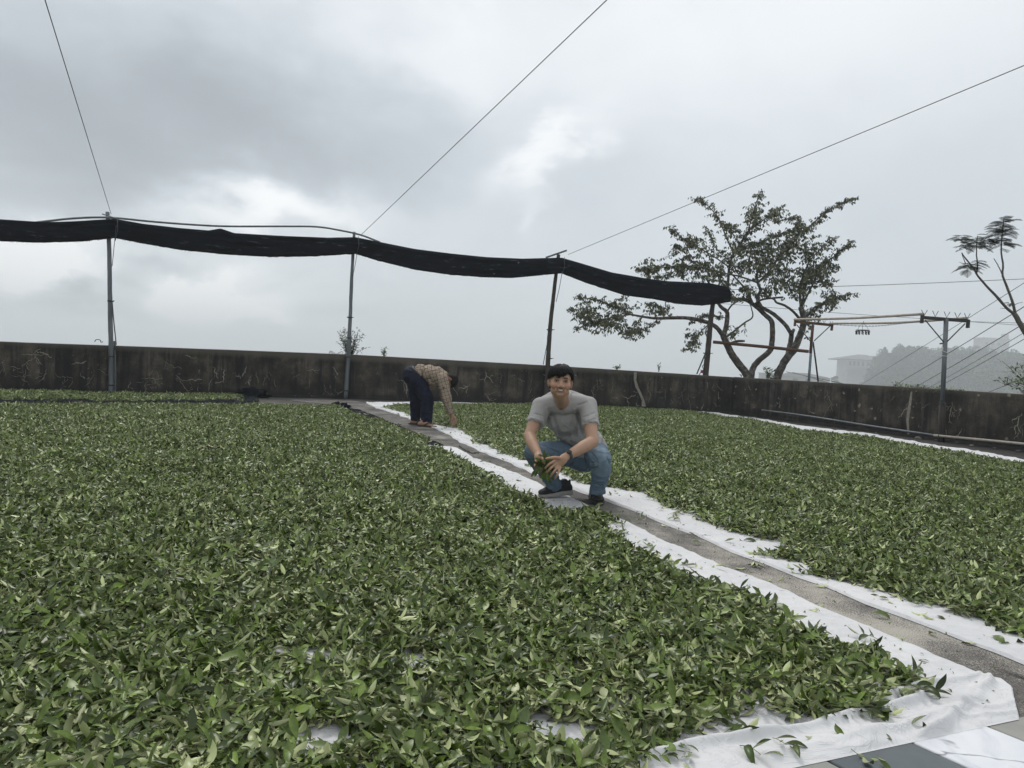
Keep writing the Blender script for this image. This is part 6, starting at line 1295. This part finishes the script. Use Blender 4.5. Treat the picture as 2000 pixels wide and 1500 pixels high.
    sh = [('e', J(822, 728), (.105, .165, .125)), ('e', J(837, 730), (.12, .178, .130)), ('e', J(852, 733), (.12, .180, .128)), ('e', J(863, 737), (.095, .175, .105)), ('e', J(846, 744), (.11, .15, .085)), ('c', J(864, 740, -.155), J(869, 760, -.17), .082, .074), ('c', J(869, 760, -.17), J(873.5, 782, -.175), .074, .066), ('c', J(873.5, 782, -.175), J(879, 798, -.17), .064, .050), ('f', J(878, 795, -.17), J(881.5, 808, -.17), .050, .040),
          ('c', J(862, 740, .155), J(867, 760, .17), .082, .072), ('c', J(867, 760, .17), J(871, 781, .17), .072, .062), ('c', J(871, 781, .17), J(876, 797, .17), .062, .05), ('f', J(875, 794, .17), J(879.5, 807, .17), .05, .04), ('c', J(862, 733), J(872, 736), .075, .062)]
    me = blob(sh, .009, 4, 'shirt'); creases(me, .010, 6.5, (1.6, 1, .8), 6); creases(me, .005, 13, (1.2, 1, 1), 16); link('shirt', me, m, root, True)
    # thong sandals
    for (hx, tx, yb, d) in ((820, 849, 831, -.14), (804, 831, 829, .10)):
        a = Vector((J(hx, yb, d).x-.045, Y0+d+.0, 0)); b2 = Vector((J(tx, yb, d).x+.035, Y0+d-.055, 0)); ax = (b2-a); L_ = ax.length; ax.normalize(); sy = Vector((-ax.y, ax.x, 0)); prof = [(0, .012), (.06, .032), (.3, .036), (.6, .042), (.85, .046), (.96, .030), (1, .008)]; rg = [(x, w) for x, w in prof]+[(x, -w) for x, w in reversed(prof)]; n = len(rg)
        mb = MB(); mb.add([a+ax*x*L_+sy*w+Vector((0, 0, .008)) for x, w in rg]+[a+ax*x*L_+sy*w+Vector((0, 0, .026)) for x, w in rg], [(i, (i+1) % n, n+(i+1) % n, n+i) for i in range(n)]+[tuple(reversed(range(n))), tuple(n+i for i in range(n))]); so = mb.build('sandal', M['black_rubber'], root)
        toe = a+ax*L_*.80+Vector((0, 0, .035)); mb = MB()
        for sd in (-1, 1): mb.tube([a+ax*L_*.42+sy*sd*.038+Vector((0, 0, .026)), a+ax*L_*.60+sy*sd*.026+Vector((0, 0, .074)), toe+Vector((0, 0, .02)), toe-Vector((0, 0, .01))], .009, 7)
        st = mb.build('strap', M['wood_dark'], None, True); st.parent = so
bending_man()

# ------------------------------------------------------------------ the air
def haze():
    m = bpy.data.materials.new('haze'); m.use_nodes = True; nt = m.node_tree; nt.nodes.clear(); out = nt.nodes.new('ShaderNodeOutputMaterial'); v = nt.nodes.new('ShaderNodeVolumePrincipled')
    v.inputs['Color'].default_value = (.93, .965, 1, 1); v.inputs['Density'].default_value = HAZE; v.inputs['Anisotropy'].default_value = 0.0; nt.links.new(v.outputs[0], out.inputs['Volume'])
    mb = MB(); mb.box((0, 0, (62-76)/2), (9800, 9800, 62+76)); o = mb.build('haze', m); tag(o, kind='stuff')
HAZE = 0.0013
haze()
